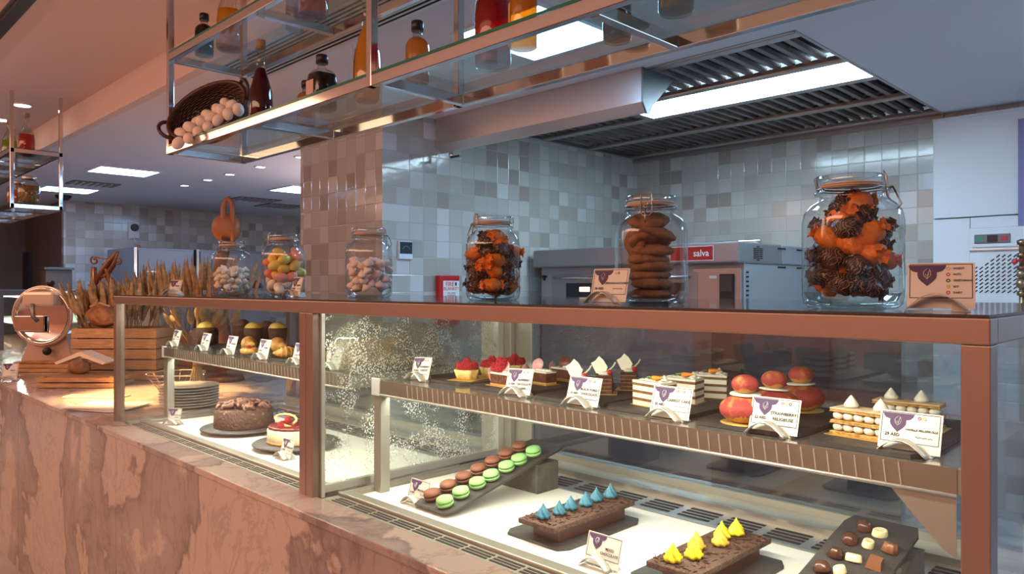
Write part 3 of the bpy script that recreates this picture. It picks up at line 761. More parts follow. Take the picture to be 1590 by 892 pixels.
# inner shelves
M['lip'] = pm('lip_steel', (0.36, 0.31, 0.26), 0.32, 0.75)
M['lip_led_glint'] = pm('lip_led_glint', (0.75, 0.70, 0.60), 0.25, 0.6)  # pale ribs imitate the LED row's reflection in the steel lip
def inner_shelf(xa, xb):
    t = thing('inner_shelf', (0, 0, 0)); t.parent = DC
    obj('shelf_plate', B((xa, 1.153, 1.243), (xb, 1.62, 1.25), bev=.001), pm('shelf_steel', (.42, .42, .40), .16, .85), t)
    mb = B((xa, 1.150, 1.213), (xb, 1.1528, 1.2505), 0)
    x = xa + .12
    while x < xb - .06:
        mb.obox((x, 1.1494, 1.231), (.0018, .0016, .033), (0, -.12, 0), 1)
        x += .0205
    obj('front_lip', mb, ['lip', 'lip_led_glint'], t)
    obj('lip_edge', MB().tube([(xa, 1.150, 1.212), (xb, 1.150, 1.212)], .003), 'steel_light', t)
    obj('shelf_lamp', B((xa + .04, 1.19, 1.214), (xb - .04, 1.202, 1.2428)), 'steel_light', t)
    for x, sgn in ((xa, 1), (xb, -1)):
        mb = MB(); mb.prism([(1.153, 1.213), (1.153, 1.249), (1.60, 1.249), (1.60, 1.14), (1.46, 1.165), (1.21, 1.213)], .004, 0, Matrix(((0, 0, 1, x - (.004 if sgn > 0 else 0)), (1, 0, 0, 0), (0, 1, 0, 0), (0, 0, 0, 1))))
        obj('bracket', mb, 'steel_soft', t)
    return t
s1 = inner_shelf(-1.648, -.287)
obj('upright', B((-1.70, 1.165, ZB - .02), (-1.666, 1.195, 1.25), bev=.002), 'steel_soft', s1)
obj('shelf_clamp', B((-1.702, 1.158, 1.205), (-1.665, 1.1645, 1.253), bev=.002), 'white', s1)
obj('upright', B((-.285, 1.55, ZB - .02), (-.255, 1.60, 1.25), bev=.002), 'steel_soft', s1)
mb = MB(); mb.prism([(1.16, 1.246), (1.60, 1.246), (1.60, 1.07), (1.30, 1.16)], .004, 0, Matrix(((0, 0, 1, -.29), (1, 0, 0, 0), (0, 1, 0, 0), (0, 0, 0, 1)))); obj('bracket', mb, 'steel_soft', s1)
mb = MB(); mb.prism([(-.375, 1.2115), (-.288, 1.2115), (-.288, 1.125), (-.305, 1.135)], .003, 0, Matrix(((1, 0, 0, 0), (0, 0, 1, 1.152), (0, 1, 0, 0), (0, 0, 0, 1)))); obj('corner_gusset', mb, 'steel_soft', s1)
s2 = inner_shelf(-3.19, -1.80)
obj('upright', B((-3.235, 1.165, ZB - .02), (-3.195, 1.195, 1.25), bev=.002), 'steel_soft', s2)
obj('shelf_clamp', B((-3.237, 1.158, 1.205), (-3.193, 1.1645, 1.253), bev=.002), 'white', s2)

# ------------------------------------------------------------------ hanging glass racks
def rack(xs_posts, xs_cross, xa, xb, ya, yb, label, ztop=ZF):
    t = thing('hanging_rack', (0, 0, 0), label=label, cat='hanging rack')
    b = .025
    for x in xs_posts:
        for y in (ya, yb - b): obj('post', B((x, y, 2.075), (x + b, y + b, ztop), bev=.002), 'chrome', t)
    for z in (2.075, 2.476):
        obj('long_bar', B((xa, ya + .001, z), (xb, ya + b, z + .032), bev=.002), 'chrome', t)
        obj('long_bar', B((xa, yb - b, z), (xb, yb - .001, z + .032), bev=.002), 'chrome', t)
        for x in xs_cross: obj('cross_bar', B((x, ya + b, z), (x + b, yb - b, z + .03), bev=.002), 'chrome', t)
        obj('glass_shelf', B((xa + .004, ya + .004, z + .0325), (xb - .004, yb - .004, z + .040)), 'shelfglass', t)
        obj('glass_edge', B((xa + .004, ya + .0015, z + .0325), (xb - .004, ya + .0039, z + .040)), 'greenedge', t)
    return t
rack([-3.33, -1.805, -.255], [-3.33, -2.54, -1.78, -1.0, -.23], -3.33, .9, 1.21, 1.565, 'polished steel and glass hanging rack full of bottles above the display case')
rack([-6.355, -7.9], [-6.355, -7.1, -7.9], -8.6, -6.33, 1.216, 1.552, 'smaller polished hanging rack at the far left holding a red bottle')
ZL, ZU = 2.1155, 2.5165

M['bglass'] = glass('bottle_glass', (0.90, 0.92, 0.88), 1.5, edge=(0.45, 0.50, 0.45))
def prof(kind, h, r):
    if kind == 'wine': return [(r * .9, 0), (r, .008), (r, h * .38), (r * .93, h * .50), (r * .62, h * .64), (r * .36, h * .74), (r * .33, h * .90), (r * .42, h * .915), (r * .42, h * .94), (r * .33, h * .945)]
    if kind == 'tall': return [(r * .75, 0), (r * .85, .008), (r, h * .25), (r * .93, h * .42), (r * .60, h * .58), (r * .36, h * .68), (r * .31, h * .88), (r * .42, h * .89), (r * .42, h * .92), (r * .3, h * .925)]
    if kind == 'stout': return [(r * .9, 0), (r, .008), (r, h * .55), (r * .93, h * .65), (r * .70, h * .71), (r * .40, h * .745), (r * .38, h * .86), (r * .46, h * .865), (r * .46, h * .885), (r * .38, h * .89)]
    return []
liq = {}
def bottle(kind, p, h, r, col, label, cap='black', clear=.3, fill=.75, lab=None, square=False, group=None, caph=.13):
    t = thing('bottle', tuple(p), label=label, cat='bottle', group=group)
    shp = (lambda th, rr, z: (1 / max(abs(math.cos(th)), abs(math.sin(th)))) ** .8 if rr > r * .6 else 1) if square else None
    pr = prof(kind, h, r)
    obj('glass_body', MB().lathe(pr, 28, shape=shp), 'bglass', t)
    if col not in liq: liq[col] = liquid('liquid', col, clear)
    lp = [(rr * .95, max(z, .006)) for rr, z in pr if z <= h * fill]
    obj('liquid', MB().lathe(lp, 28, shape=shp), liq[col], t)
    if cap == 'black':
        obj('cap', MB().lathe([(r * .50, h * .84), (r * .50, h * .985), (r * .42, h), (0, h)], 20), 'black', t)
    elif cap == 'cork':
        obj('cork', MB().lathe([(r * .30, h * .90), (r * .38, h * .95), (r * .38, h), (0, h)], 16), pm('cork', (.35, .2, .11), .8), t)
    if lab:
        mb = MB()
        n = 8
        pts = []
        for i in range(n + 1):
            th = -PI * .75 + (i - n / 2) * .13
            pts.append((r * 1.015 * math.cos(th), r * 1.015 * math.sin(th)))
        for a_, c_ in zip(pts, pts[1:]):
            f = mb.b.faces.new([mb.b.verts.new((a_[0], a_[1], h * .15)), mb.b.verts.new((c_[0], c_[1], h * .15)), mb.b.verts.new((c_[0], c_[1], h * .5)), mb.b.verts.new((a_[0], a_[1], h * .5))])
        if square:
            mb = MB(); mb.box((-r * 1.0 * .8, -r * 1.03, h * .12), (r * .35, -r * 1.01, h * .52))
        obj('paper_label', mb, lab, t)
    return t
def at(px, y, z):
    q = Wy(px, y); q.z = z; return q
PINKL = pm('pink_paper', (.62, .42, .40), .7); DARKL = pm('printed_paper', (.35, .13, .03), .6); OCH = pm('ochre_paper', (.60, .33, .08), .6)
bottle('tall', at(405, 1.34, ZL), .34, .046, (.16, .008, .02), 'tall dark red corked bottle beside the egg basket', 'cork', fill=.84, clear=.25)
bottle('stout', at(475, 1.44, ZL), .17, .034, (.75, .30, .07), 'small amber bottle half hidden behind the square black bottle')
bottle('stout', at(500, 1.36, ZL), .195, .042, (.015, .012, .012), 'square black bottle with a pink label and black cap', square=True, lab=PINKL, clear=.02, fill=.70)
bottle('tall', at(570, 1.40, ZL), .37, .046, (.95, .42, .02), 'tall slender orange-yellow bottle behind the middle rack post', None, fill=.87, clear=.3, lab=DARKL)
bottle('stout', at(648, 1.40, ZL), .20, .037, (.85, .38, .07), 'small amber bottle with black cap standing alone on the lower glass', lab=OCH)
bottle('wine', at(765, 1.43, ZL), .36, .052, (.55, .004, .012), 'large bright red bottle on the lower glass', None, fill=.62, clear=.2)
bottle('stout', at(812, 1.385, ZL), .24, .038, (.88, .36, .03), 'amber bottle right beside the large red bottle', lab=OCH)
bottle('stout', at(958, 1.50, ZL), .26, .036, (.16, .07, .04), 'brown bottle standing over the third rack crossbar')
bottle('stout', at(1050, 1.44, ZL), .26, .040, (.50, .34, .14), 'rightmost bottle, clear with pale amber contents cut by the top edge', fill=.55)
bottle('stout', at(317, 1.35, ZU), .19, .040, (.03, .015, .02), 'small dark bottle with black cap on the upper glass above the basket', clear=.1)
bottle('wine', at(356, 1.39, ZU), .34, .052, (.92, .45, .02), 'large golden yellow bottle on the upper glass', None, fill=.62, clear=.2)
bottle('wine', at(486, 1.44, ZU), .34, .056, (.70, .06, .05), 'large red bottle on the upper glass with only its base in view', None, fill=.62, clear=.25)
bottle('stout', at(458, 1.47, ZU), .26, .036, (.60, .30, .16), 'pale brown bottle on the upper glass left of the red one')
bottle('wine', Vector((-6.72, 1.40, ZU)), .33, .055, (.62, .04, .02), 'red bottle on the upper glass of the far left rack', 'cork', fill=.62, clear=.2, caph=.06)
bottle('wine', Vector((-7.1, 1.36, ZU)), .33, .055, (.38, .42, .04), 'green-yellow bottle on the upper glass of the far left rack', 'cork', fill=.62, clear=.25, caph=.06)
def pickle(p, col, label):
    t = thing('preserve_jar', tuple(p), label=label, cat='jar')
    pr = [(.065, 0), (.072, .01), (.072, .145), (.055, .17), (.045, .18), (.045, .19)]
    obj('glass_body', MB().lathe(pr, 22), 'bglass', t)
    obj('contents', MB().lathe([(.062, .006), (.068, .012), (.068, .14), (.0, .145)], 22), pm('pickle', col, .5, var=.6, var_scale=60, bump=.5), t)
    obj('lid', MB().lathe([(.047, .188), (.047, .21), (.03, .214), (0, .214)], 20), 'chrome', t)
pickle(Vector((-6.47, 1.36, ZL)), (.30, .18, .05), 'jar of olive brown preserves on the lower glass of the far left rack')
pickle(Vector((-6.83, 1.36, ZL)), (.60, .08, .05), 'jar of red preserves on the lower glass of the far left rack')

# egg basket, open towards the customers
R_ = Vector((.707, .707, 0)); U_ = Vector((0, 0, 1)); T_ = Vector((.707, -.707, 0))
ax = (R_ * .88 + U_ * .47).normalized(); nn = (T_ * .92 + U_ * .22 - R_ * .25); nn = (nn - ax * nn.dot(ax)).normalized(); bx = nn.cross(ax)
BM = Matrix(((ax.x, bx.x, nn.x, 0), (ax.y, bx.y, nn.y, 0), (ax.z, bx.z, nn.z, 0), (0, 0, 0, 1)))
bc = Wd(322, 172, 3.04)
M['wicker'] = pm('dark_wicker', (.085, .028, .018), .3, var=.5, var_scale=60)
t = thing('wicker_basket', tuple(bc), rot=BM.to_euler(), label='dark oval wicker basket tipped open and full of white eggs', cat='basket')
mb = MB()
def oval(mb, a, b, z, r, n=40, wav=0):
    pts = []
    for i in range(n):
        th = 2 * PI * i / n
        k = 1 + wav * math.sin(i * PI)
        rr = 1 + (wav if i % 2 else -wav)
        pts.append((a * rr * math.cos(th), b * rr * math.sin(th), z))
    mb.tube(pts, r, 5, closed=True)
NR = 15
for k in range(NR):
    f = k / (NR - 1); s_ = math.sin(f * PI / 2) ** .6
    oval(mb, .17 * (.45 + .55 * s_), .105 * (.45 + .55 * s_), -.135 + .135 * f, .0052, 48, .012 * (1 if k % 2 else -1))
obj('woven_wall', mb, 'wicker', t)
mb = MB().lathe([(0, -.137), (.95, -.137)], 24); 
for v in mb.b.verts: v.co.x *= .17 * .5; v.co.y *= .105 * .5
obj('base', mb, 'wicker', t)
mb = MB(); oval(mb, .175, .11, .004, .010, 40); oval(mb, .178, .113, -.008, .007, 40)
for i in range(26):
    th = 2 * PI * i / 26
    pts = []
    for k in range(6):
        f = k / 5; s_ = math.sin(f * PI / 2) ** .6
        pts.append((.171 * (.45 + .55 * s_) * math.cos(th), .106 * (.45 + .55 * s_) * math.sin(th), -.135 + .135 * f))
    mb.tube(pts, .004, 5)
obj('rim', mb, 'wicker', t)
for sg in (1, -1):
    mb = MB().tube([(sg * (.172 + .03 * math.sin(PI * i / 8)), .045 * math.cos(PI * i / 8), .0 + .035 * math.sin(PI * i / 8)) for i in range(9)], .008); obj('handle', mb, 'wicker', t)
eggm = pm('egg_shell', (.88, .74, .66), .55)
mb = MB()
for i in range(70):
    th = random.uniform(0, 2 * PI); r0 = random.uniform(.0, .8)
    p = Vector((r0 * .13 * math.cos(th), r0 * .08 * math.sin(th) - .01, random.uniform(-.10, -.03)))
    dvec = Vector((random.uniform(-1, 1), random.uniform(-1, 1), random.uniform(-.2, 1))) * .03
    mb.tube([p, p + dvec * .5 + Vector((0, 0, .004)), p + dvec], .0012, 4)
straw = obj('straw', mb, pm('white_straw', (.8, .72, .62), .7), None, tuple(bc), BM.to_euler(), label='shredded white straw under the eggs in the wicker basket', cat='straw', kind='stuff')
egg0 = None
eggs = []
for (row, n, b0, z0) in ((0, 7, -.078, .008), (1, 6, -.036, -.006), (2, 5, .004, -.030), (3, 5, -.052, -.048)):
    for i in range(n):
        eggs.append(Vector(((i - (n - 1) / 2) * .047 - .018 + random.uniform(-.004, .004), b0 + random.uniform(-.005, .005), z0 + random.uniform(-.006, .006))))
for i, q in enumerate(eggs):
    wp = bc + BM.to_3x3() @ q
    rt = (random.uniform(-1, 1), random.uniform(-1, 1), random.uniform(0, 3))
    if egg0 is None:
        mb = MB().ball((0, 0, 0), (.0225, .0225, .029), sub=3)
        egg0 = obj('egg', mb, eggm, None, tuple(wp), rt, label='white egg in the dark wicker basket', cat='egg', group='eggs in the wicker basket')
    else:
        c = egg0.copy(); COL.objects.link(c); c.location = wp; c.rotation_euler = rt

# ------------------------------------------------------------------ glass jars on the case
def sq(th, r, z):
    n = 3.6
    return 1.0 / (abs(math.cos(th)) ** n + abs(math.sin(th)) ** n) ** (1 / n) if r > .047 else 1.0
ZJ = ZT + .0005
def jar(p, rz, label, clasp=0.0):
    t = thing('glass_jar', (p.x, p.y, ZJ), rz, label=label, cat='jar', group='clip top jars on the display case')
    pr = [(.030, .004), (.048, .002), (.058, 0), (.064, .006), (.0665, .018), (.0665, .135), (.064, .150), (.0565, .161), (.0475, .168), (.0465, .171), (.0465, .178), (.0495, .179), (.0495, .183), (.0465, .184), (.0465, .188)]
    obj('glass_body', MB().lathe(pr, 48, shape=sq, caps=False), 'jar', t)
    obj('glass_base', MB().lathe([(.0, .006), (.045, .004), (.057, .010), (.0635, .024)], 40, shape=sq, caps=False), 'jar', t)
    obj('rubber_seal', MB().lathe([(.044, .1885), (.0475, .1885), (.0475, .191), (.044, .191)], 32, caps=False), 'rubber', t)
    ld = obj('lid', MB().lathe([(.0485, .1915), (.0495, .194), (.0495, .203), (.047, .207), (.036, .208), (.032, .204), (0, .203)], 36, caps=False), 'jar', t)
    obj('lid_disc', MB().lathe([(.0, .1925), (.0455, .1925), (.0455, .1945), (0, .1945)], 32, caps=False), pm('lid_cream', (.75, .60, .50), .5), ld)
    mb = MB(); r = .0505
    mb.tube([(r * math.cos(2 * PI * i / 32), r * math.sin(2 * PI * i / 32), .1865) for i in range(32)], .0012, 5, closed=True)
    a = clasp
    def q(da, rr, z): return (rr * math.cos(a + da), rr * math.sin(a + da), z)
    mb.tube([q(-.20, r, .205), q(-.20, r + .002, .172), q(-.1, r + .006, .166), q(.1, r + .006, .166), q(.20, r + .002, .172), q(.20, r, .205), q(.14, r - .004, .211), q(-.14, r - .004, .211)], .0013, 5, closed=True)
    mb.tube([q(-.2, r + .003, .185), q(-.08, r + .008, .188), q(0, r + .012, .178), q(.08, r + .008, .188), q(.2, r + .003, .185)], .0014, 5)
    mb.tube([q(0, r + .012, .178), q(0, r + .020, .160), q(0, r + .014, .152)], .0014, 5)
    for i in range(2): mb.tube([q(PI - .2 + .4 * i, r, .187), q(PI - .2 + .4 * i, r + .004, .205), q(PI, r - .002, .210)], .0012, 5)
    obj('wire_clasp', mb, 'wire', t)
    return t
JP = [(360, 1.25, .75, 2.9, 'leftmost'), (441, 1.21, .8, -2.7, 'second'), (573, 1.27, .78, -.1, 'third'), (766, 1.27, .75, -2.6, 'fourth'), (1010, 1.205, .78, -1.9, 'fifth'), (1322, 1.208, .78, -.55, 'sixth')]
JL = ['clip-top jar of white meringue drops, leftmost on the case', 'clip-top jar of pink and yellow oval candies', 'clip-top jar of pale meringue drops beside the tiled pillar', 'clip-top jar of orange and brown wrapped sweets, the farther of two', 'clip-top jar stacked with brown cookies', 'large near clip-top jar of orange and brown wrapped sweets at the right']
jp = []
for (px, y, rz, ca, _), lb in zip(JP, JL):
    p = Wy(px, y); jar(p, rz, lb, ca); jp.append(p)

def fill(proto_fn, n, center, zlo, zhi, label, cat, group, rad=.047, rotfn=None, seed=1, minv=.02, rmin=0, taper=9):
    """drop n pieces into a jar: poisson-like packing, each piece its own object"""
    rnd = random.Random(seed); pts = []; protos = []
    tries = 0; dmin = minv
    while len(pts) < n and tries < 20000:
        tries += 1
        if tries % 1500 == 0: dmin *= .93
        x, y, z = rnd.uniform(-rad, rad), rnd.uniform(-rad, rad), zlo + (zhi - zlo) * (len(pts) / n) + rnd.uniform(-.008, .008)
        if abs(x) ** 4 + abs(y) ** 4 > rad ** 4: continue
        if z > taper and math.hypot(x, y) > .024 - (z - taper) * .25: continue
        if all((Vector((x, y, z)) - q).length > dmin for q in pts): pts.append(Vector((x, y, z)))
    for i, q in enumerate(pts):
        proto_fn(i, center + q, rnd)
def copier(makers, label, cat, group, k_of=lambda i: 0):
    cache = {}
    def f(i, p, rnd):
        k = k_of(i) % len(makers)
        rt = (rnd.uniform(-.7, .7), rnd.uniform(-.7, .7), rnd.uniform(0, 6.28))
        if k not in cache:
            name, mb, mats = makers[k]()
            lab = label[k] if isinstance(label, list) else label
            cache[k] = obj(name, mb, mats, None, tuple(p), rt, label=lab, cat=cat, group=group[k] if isinstance(group, list) else group)
        else:
            c = cache[k].copy(); COL.objects.link(c); c.location = p; c.rotation_euler = rt
    return f
def base(p): return Vector((p.x, p.y, ZJ + .006))
mer = pm('meringue', (.88, .80, .66), .7, sss=.0); mer2 = pm('meringue_pink', (.90, .76, .68), .7)
def mer_drop(m_):
    def f():
        mb = MB().lathe([(.0, 0), (.012, .001), (.0145, .006), (.012, .012), (.006, .017), (.002, .022), (0, .0225)], 20, shape=lambda th, r, z: 1 + .09 * math.cos(7 * th + z * 180), caps=False)
        return 'meringue', mb, m_
    return f
fill(copier([mer_drop(mer)], 'white meringue drop in the leftmost glass jar', 'meringue', 'meringues in the leftmost jar'), 46, base(jp[0]), .012, .088, 0, 0, 0, .049, seed=3, minv=.021)
fill(copier([mer_drop(mer2)], 'pale pink meringue drop in the glass jar beside the pillar', 'meringue', 'meringues in the jar beside the pillar'), 60, base(jp[2]), .012, .098, 0, 0, 0, .050, seed=5, minv=.020)
def candy(col):
    def f(): return 'candy', MB().ball((0, 0, 0), (.0165, .0245, .0155), sub=3), pm('candy_shell', col, .35)
    return f
cols = [(.86, .80, .70), (.90, .62, .10), (.86, .30, .18), (.88, .74, .16), (.85, .42, .33)]
cn = ['white', 'yellow', 'coral pink', 'lemon', 'salmon']
fill(copier([candy(c) for c in cols], [c + ' oval candy in the second glass jar' for c in cn], 'candy', ['%s candies in the second jar' % c for c in cn], k_of=lambda i: 0 if i < 10 else 1 + (i * 7 % 4)), 38, base(jp[1]), .018, .140, 0, 0, 0, .044, seed=9, minv=.030)
orange = pm('orange_wrapper', (.95, .27, .03), .35, var=.25, var_scale=60, bump=.5, bump_scale=90)
def crinkled(col_m, spikes, scale=1.0):
    def f():
        mb = MB(); r = bmesh.ops.create_icosphere(mb.b, subdivisions=3, radius=1)
        ph = random.random() * 6
        for v in r['verts']:
            c = v.co.copy(); th = math.atan2(c.y, c.x)
            k = 1 + .10 * math.sin(9 * th + ph + c.z * 3) + .05 * math.sin(17 * th + c.z * 9)
            v.co = Vector((c.x * .021 * k, c.y * .017 * k, c.z * .015 * k)) * scale
        for f_ in mb.b.faces: f_.smooth = True
        for sg in (1, -1):
            n = 14
            c0 = mb.b.verts.new((sg * .015 * scale, 0, 0)); rim = []
            for i in range(n):
                th = 2 * PI * i / n; rr = .011 * (1.15 if i % 2 else .8) * scale
                rim.append(mb.b.verts.new((sg * (.025 + .002 * math.sin(i * 2.3)) * scale, rr * math.cos(th), rr * math.sin(th))))
            for i in range(n): 
                fc = mb.b.faces.new((c0, rim[i], rim[(i + 1) % n]))
        return 'wrapped_sweet', mb, col_m
    return f
brownw = pm('brown_wrapper', (.045, .022, .016), .3, var_scale=55, col2=(.012, .007, .006), bump=.6, bump_scale=80)
# brown foil with thin cream lines
nt = brownw.node_tree; bs = nt.nodes['Principled BSDF'] if 'Principled BSDF' in nt.nodes else [n for n in nt.nodes if n.type == 'BSDF_PRINCIPLED'][0]
wv = N(nt, 'ShaderNodeTexWave'); wv.inputs['Scale'].default_value = 45; wv.inputs['Distortion'].default_value = 22; wv.inputs['Detail'].default_value = 2
tc = N(nt, 'ShaderNodeTexCoord'); L(nt, tc.outputs['Object'], wv.inputs['Vector'])
rp = N(nt, 'ShaderNodeValToRGB'); rp.color_ramp.elements[0].position = .95; rp.color_ramp.elements[0].color = (0.035, .018, .014, 1); rp.color_ramp.elements[1].position = .99; rp.color_ramp.elements[1].color = (.60, .42, .30, 1)
L(nt, wv.outputs['Fac'], rp.inputs[0]); L(nt, rp.outputs[0], bs.inputs['Base Color'])
for j, wh, sd in ((3, 'farther', 21), (5, 'near', 33)):
    fill(copier([crinkled(orange, 1, 1.12), crinkled(brownw, 1, 1.10)], ['orange paper wrapped sweet in the %s sweets jar' % wh, 'dark brown patterned wrapped sweet in the %s sweets jar' % wh], 'sweet',
                ['orange sweets in the %s jar' % wh, 'brown sweets in the %s jar' % wh], k_of=lambda i: 0 if i * 5 % 12 < 5 else 1), 42, base(jp[j]), .022, .160 if j == 5 else .152, 0, 0, 0, .0410, seed=sd, minv=.033, taper=.118)
def cookie_mb(seed):
    rnd = random.Random(seed)
    mb = MB().lathe([(0, .0), (.030, .0), (.036, .004), (.035, .008), (.026, .013), (.012, .0155), (0, .016)], 28, shape=lambda th, r, z: 1 + .03 * math.sin(3 * th + seed) + .02 * math.sin(7 * th), caps=False)
    for i in range(16):
        th = rnd.uniform(0, 6.28); r = rnd.uniform(.0, .028); mb.ball((r * math.cos(th), r * math.sin(th), .0135 - r * .12), .0035, 1, sub=1)
    return mb
ck = pm('cookie', (.28, .125, .050), .85, var=.35, var_scale=60, bump=.8, bump_scale=70); chip = pm('choc_chip', (.035, .014, .010), .4)
b0 = base(jp[4]); first = None
stack = [(0, 0, .004, 0, 0), (.004, -.003, .024, .04, 0), (-.003, .003, .040, -.03, .05), (.005, 0, .056, .05, 0), (-.004, -.002, .072, -.04, .05), (.004, .003, .089, .10, .05), (-.004, .002, .108, -.22, .25), (.008, 0, .126, .25, -.30), (-.002, -.002, .147, -.30, .15)]
ordw = ['bottom', 'second', 'third', 'fourth', 'fifth', 'sixth', 'seventh', 'eighth', 'topmost']
for i, (x, y, z, r1, r2) in enumerate(stack):
    lab = '%s brown chocolate chip cookie of the stack in the glass jar' % ordw[i]
    if not first: first = obj('cookie', cookie_mb(3), [ck, chip], None, tuple(b0 + Vector((x, y, z))), (r1, r2, i * 1.3), label=lab, cat='cookie', group='cookies in the glass jar')
    else:
        c = first.copy(); COL.objects.link(c); c.location = b0 + Vector((x, y, z)); c.rotation_euler = (r1, r2, i * 1.3); c['label'] = lab
for i, (x, y, z, r1, r2) in enumerate([(-.030, -.012, .085, 1.25, .5), (-.026, .018, .12, 1.1, .9)]):
    c = first.copy(); COL.objects.link(c); c.location = b0 + Vector((x, y, z)); c.rotation_euler = (r1, r2 + 1.2, 2.2 + i); c['label'] = ('lower' if i == 0 else 'upper') + ' cookie standing on edge beside the stack in the jar'

for o in [o for o in bpy.data.objects if o.name.startswith('cookie')]: o.scale = (1.14, 1.14, 1.35)
# ------------------------------------------------------------------ price cards in arched steel holders
_arch = None
def holder(p, rz, label, scale=1.0):
    global _arch
    if _arch is None:
        mb = MB(); n = 16; w = .036; hgt = .0235
        o_, i_ = [], []
        for k in range(n + 1):
            f = -1 + 2 * k / n; z = hgt * (1 - abs(f) ** 1.9) ; o_.append((f * w, z + .0008)); i_.append((f * w, max(0, z - .0006)))
        t = thing('card_holder', tuple(p), rz, label=label, cat='card holder', group='arched steel card holders')
        mb.prism(o_ + list(reversed(i_[1:-1])), .020, 0, Matrix(((1, 0, 0, 0), (0, 0, 1, -.014), (0, 1, 0, 0), (0, 0, 0, 1))))
        for f_ in mb.b.faces: f_.smooth = abs(f_.normal.y) < .5
        obj('arch_strip', mb, 'steel_light', t)
        mb = MB(); mb.prism([(-.036, 0), (.036, 0), (.036, .0012), (-.036, .0012)], .006, 0, Matrix(((1, 0, 0, 0), (0, 0, 1, .006), (0, 1, 0, 0), (0, 0, 0, 1))))
        mb.box((.020, .004, 0), (.040, .030, .0012)); mb.prism([(.018, 0), (.040, 0), (.026, .014), (.020, .016)], .024, 0, Matrix(((1, 0, 0, 0), (0, 0, 1, .006), (0, 1, 0, 0), (0, 0, 0, 1))))
        obj('clip', mb, 'steel_light', t)
        _arch = t
    else:
        t = dup(_arch, tuple(p), rz, label)
    t.scale = (scale,) * 3
    return t
def emblem_mesh():
    pts = []
    # pointed ogee drop under two scrolled shoulders
    L_ = [(-.0220, 0), (-.0208, -.0040), (-.0175, -.0078), (-.0135, -.0092), (-.0112, -.0095), (-.0114, -.0130), (-.0105, -.0175), (-.0070, -.0220), (0, -.0285)]
    pts = L_ + [(-x, z) for x, z in reversed(L_[:-1])]
    mb = MB(); mb.prism(pts, .0003, 0, Matrix(((1, 0, 0, 0), (0, 0, 1, 0), (0, 1, 0, 0), (0, 0, 0, 1))))
    return mb
def leaf_mark():
    mb = MB()
    for sg in (-1, 1):
        mb.tube([(0, 0, -.020), (sg * .0040, 0, -.0150), (sg * .0042, 0, -.0100), (sg * .0012 + .001, 0, -.0060)], .0004, 4)
        mb.tube([(0, 0, -.017), (sg * .0022, 0, -.0130)], .0003, 4)
    mb.tube([(0, 0, -.020), (0.001, 0, -.013), (.003, 0, -.0075)], .0004, 4)
    return mb
_em = {}
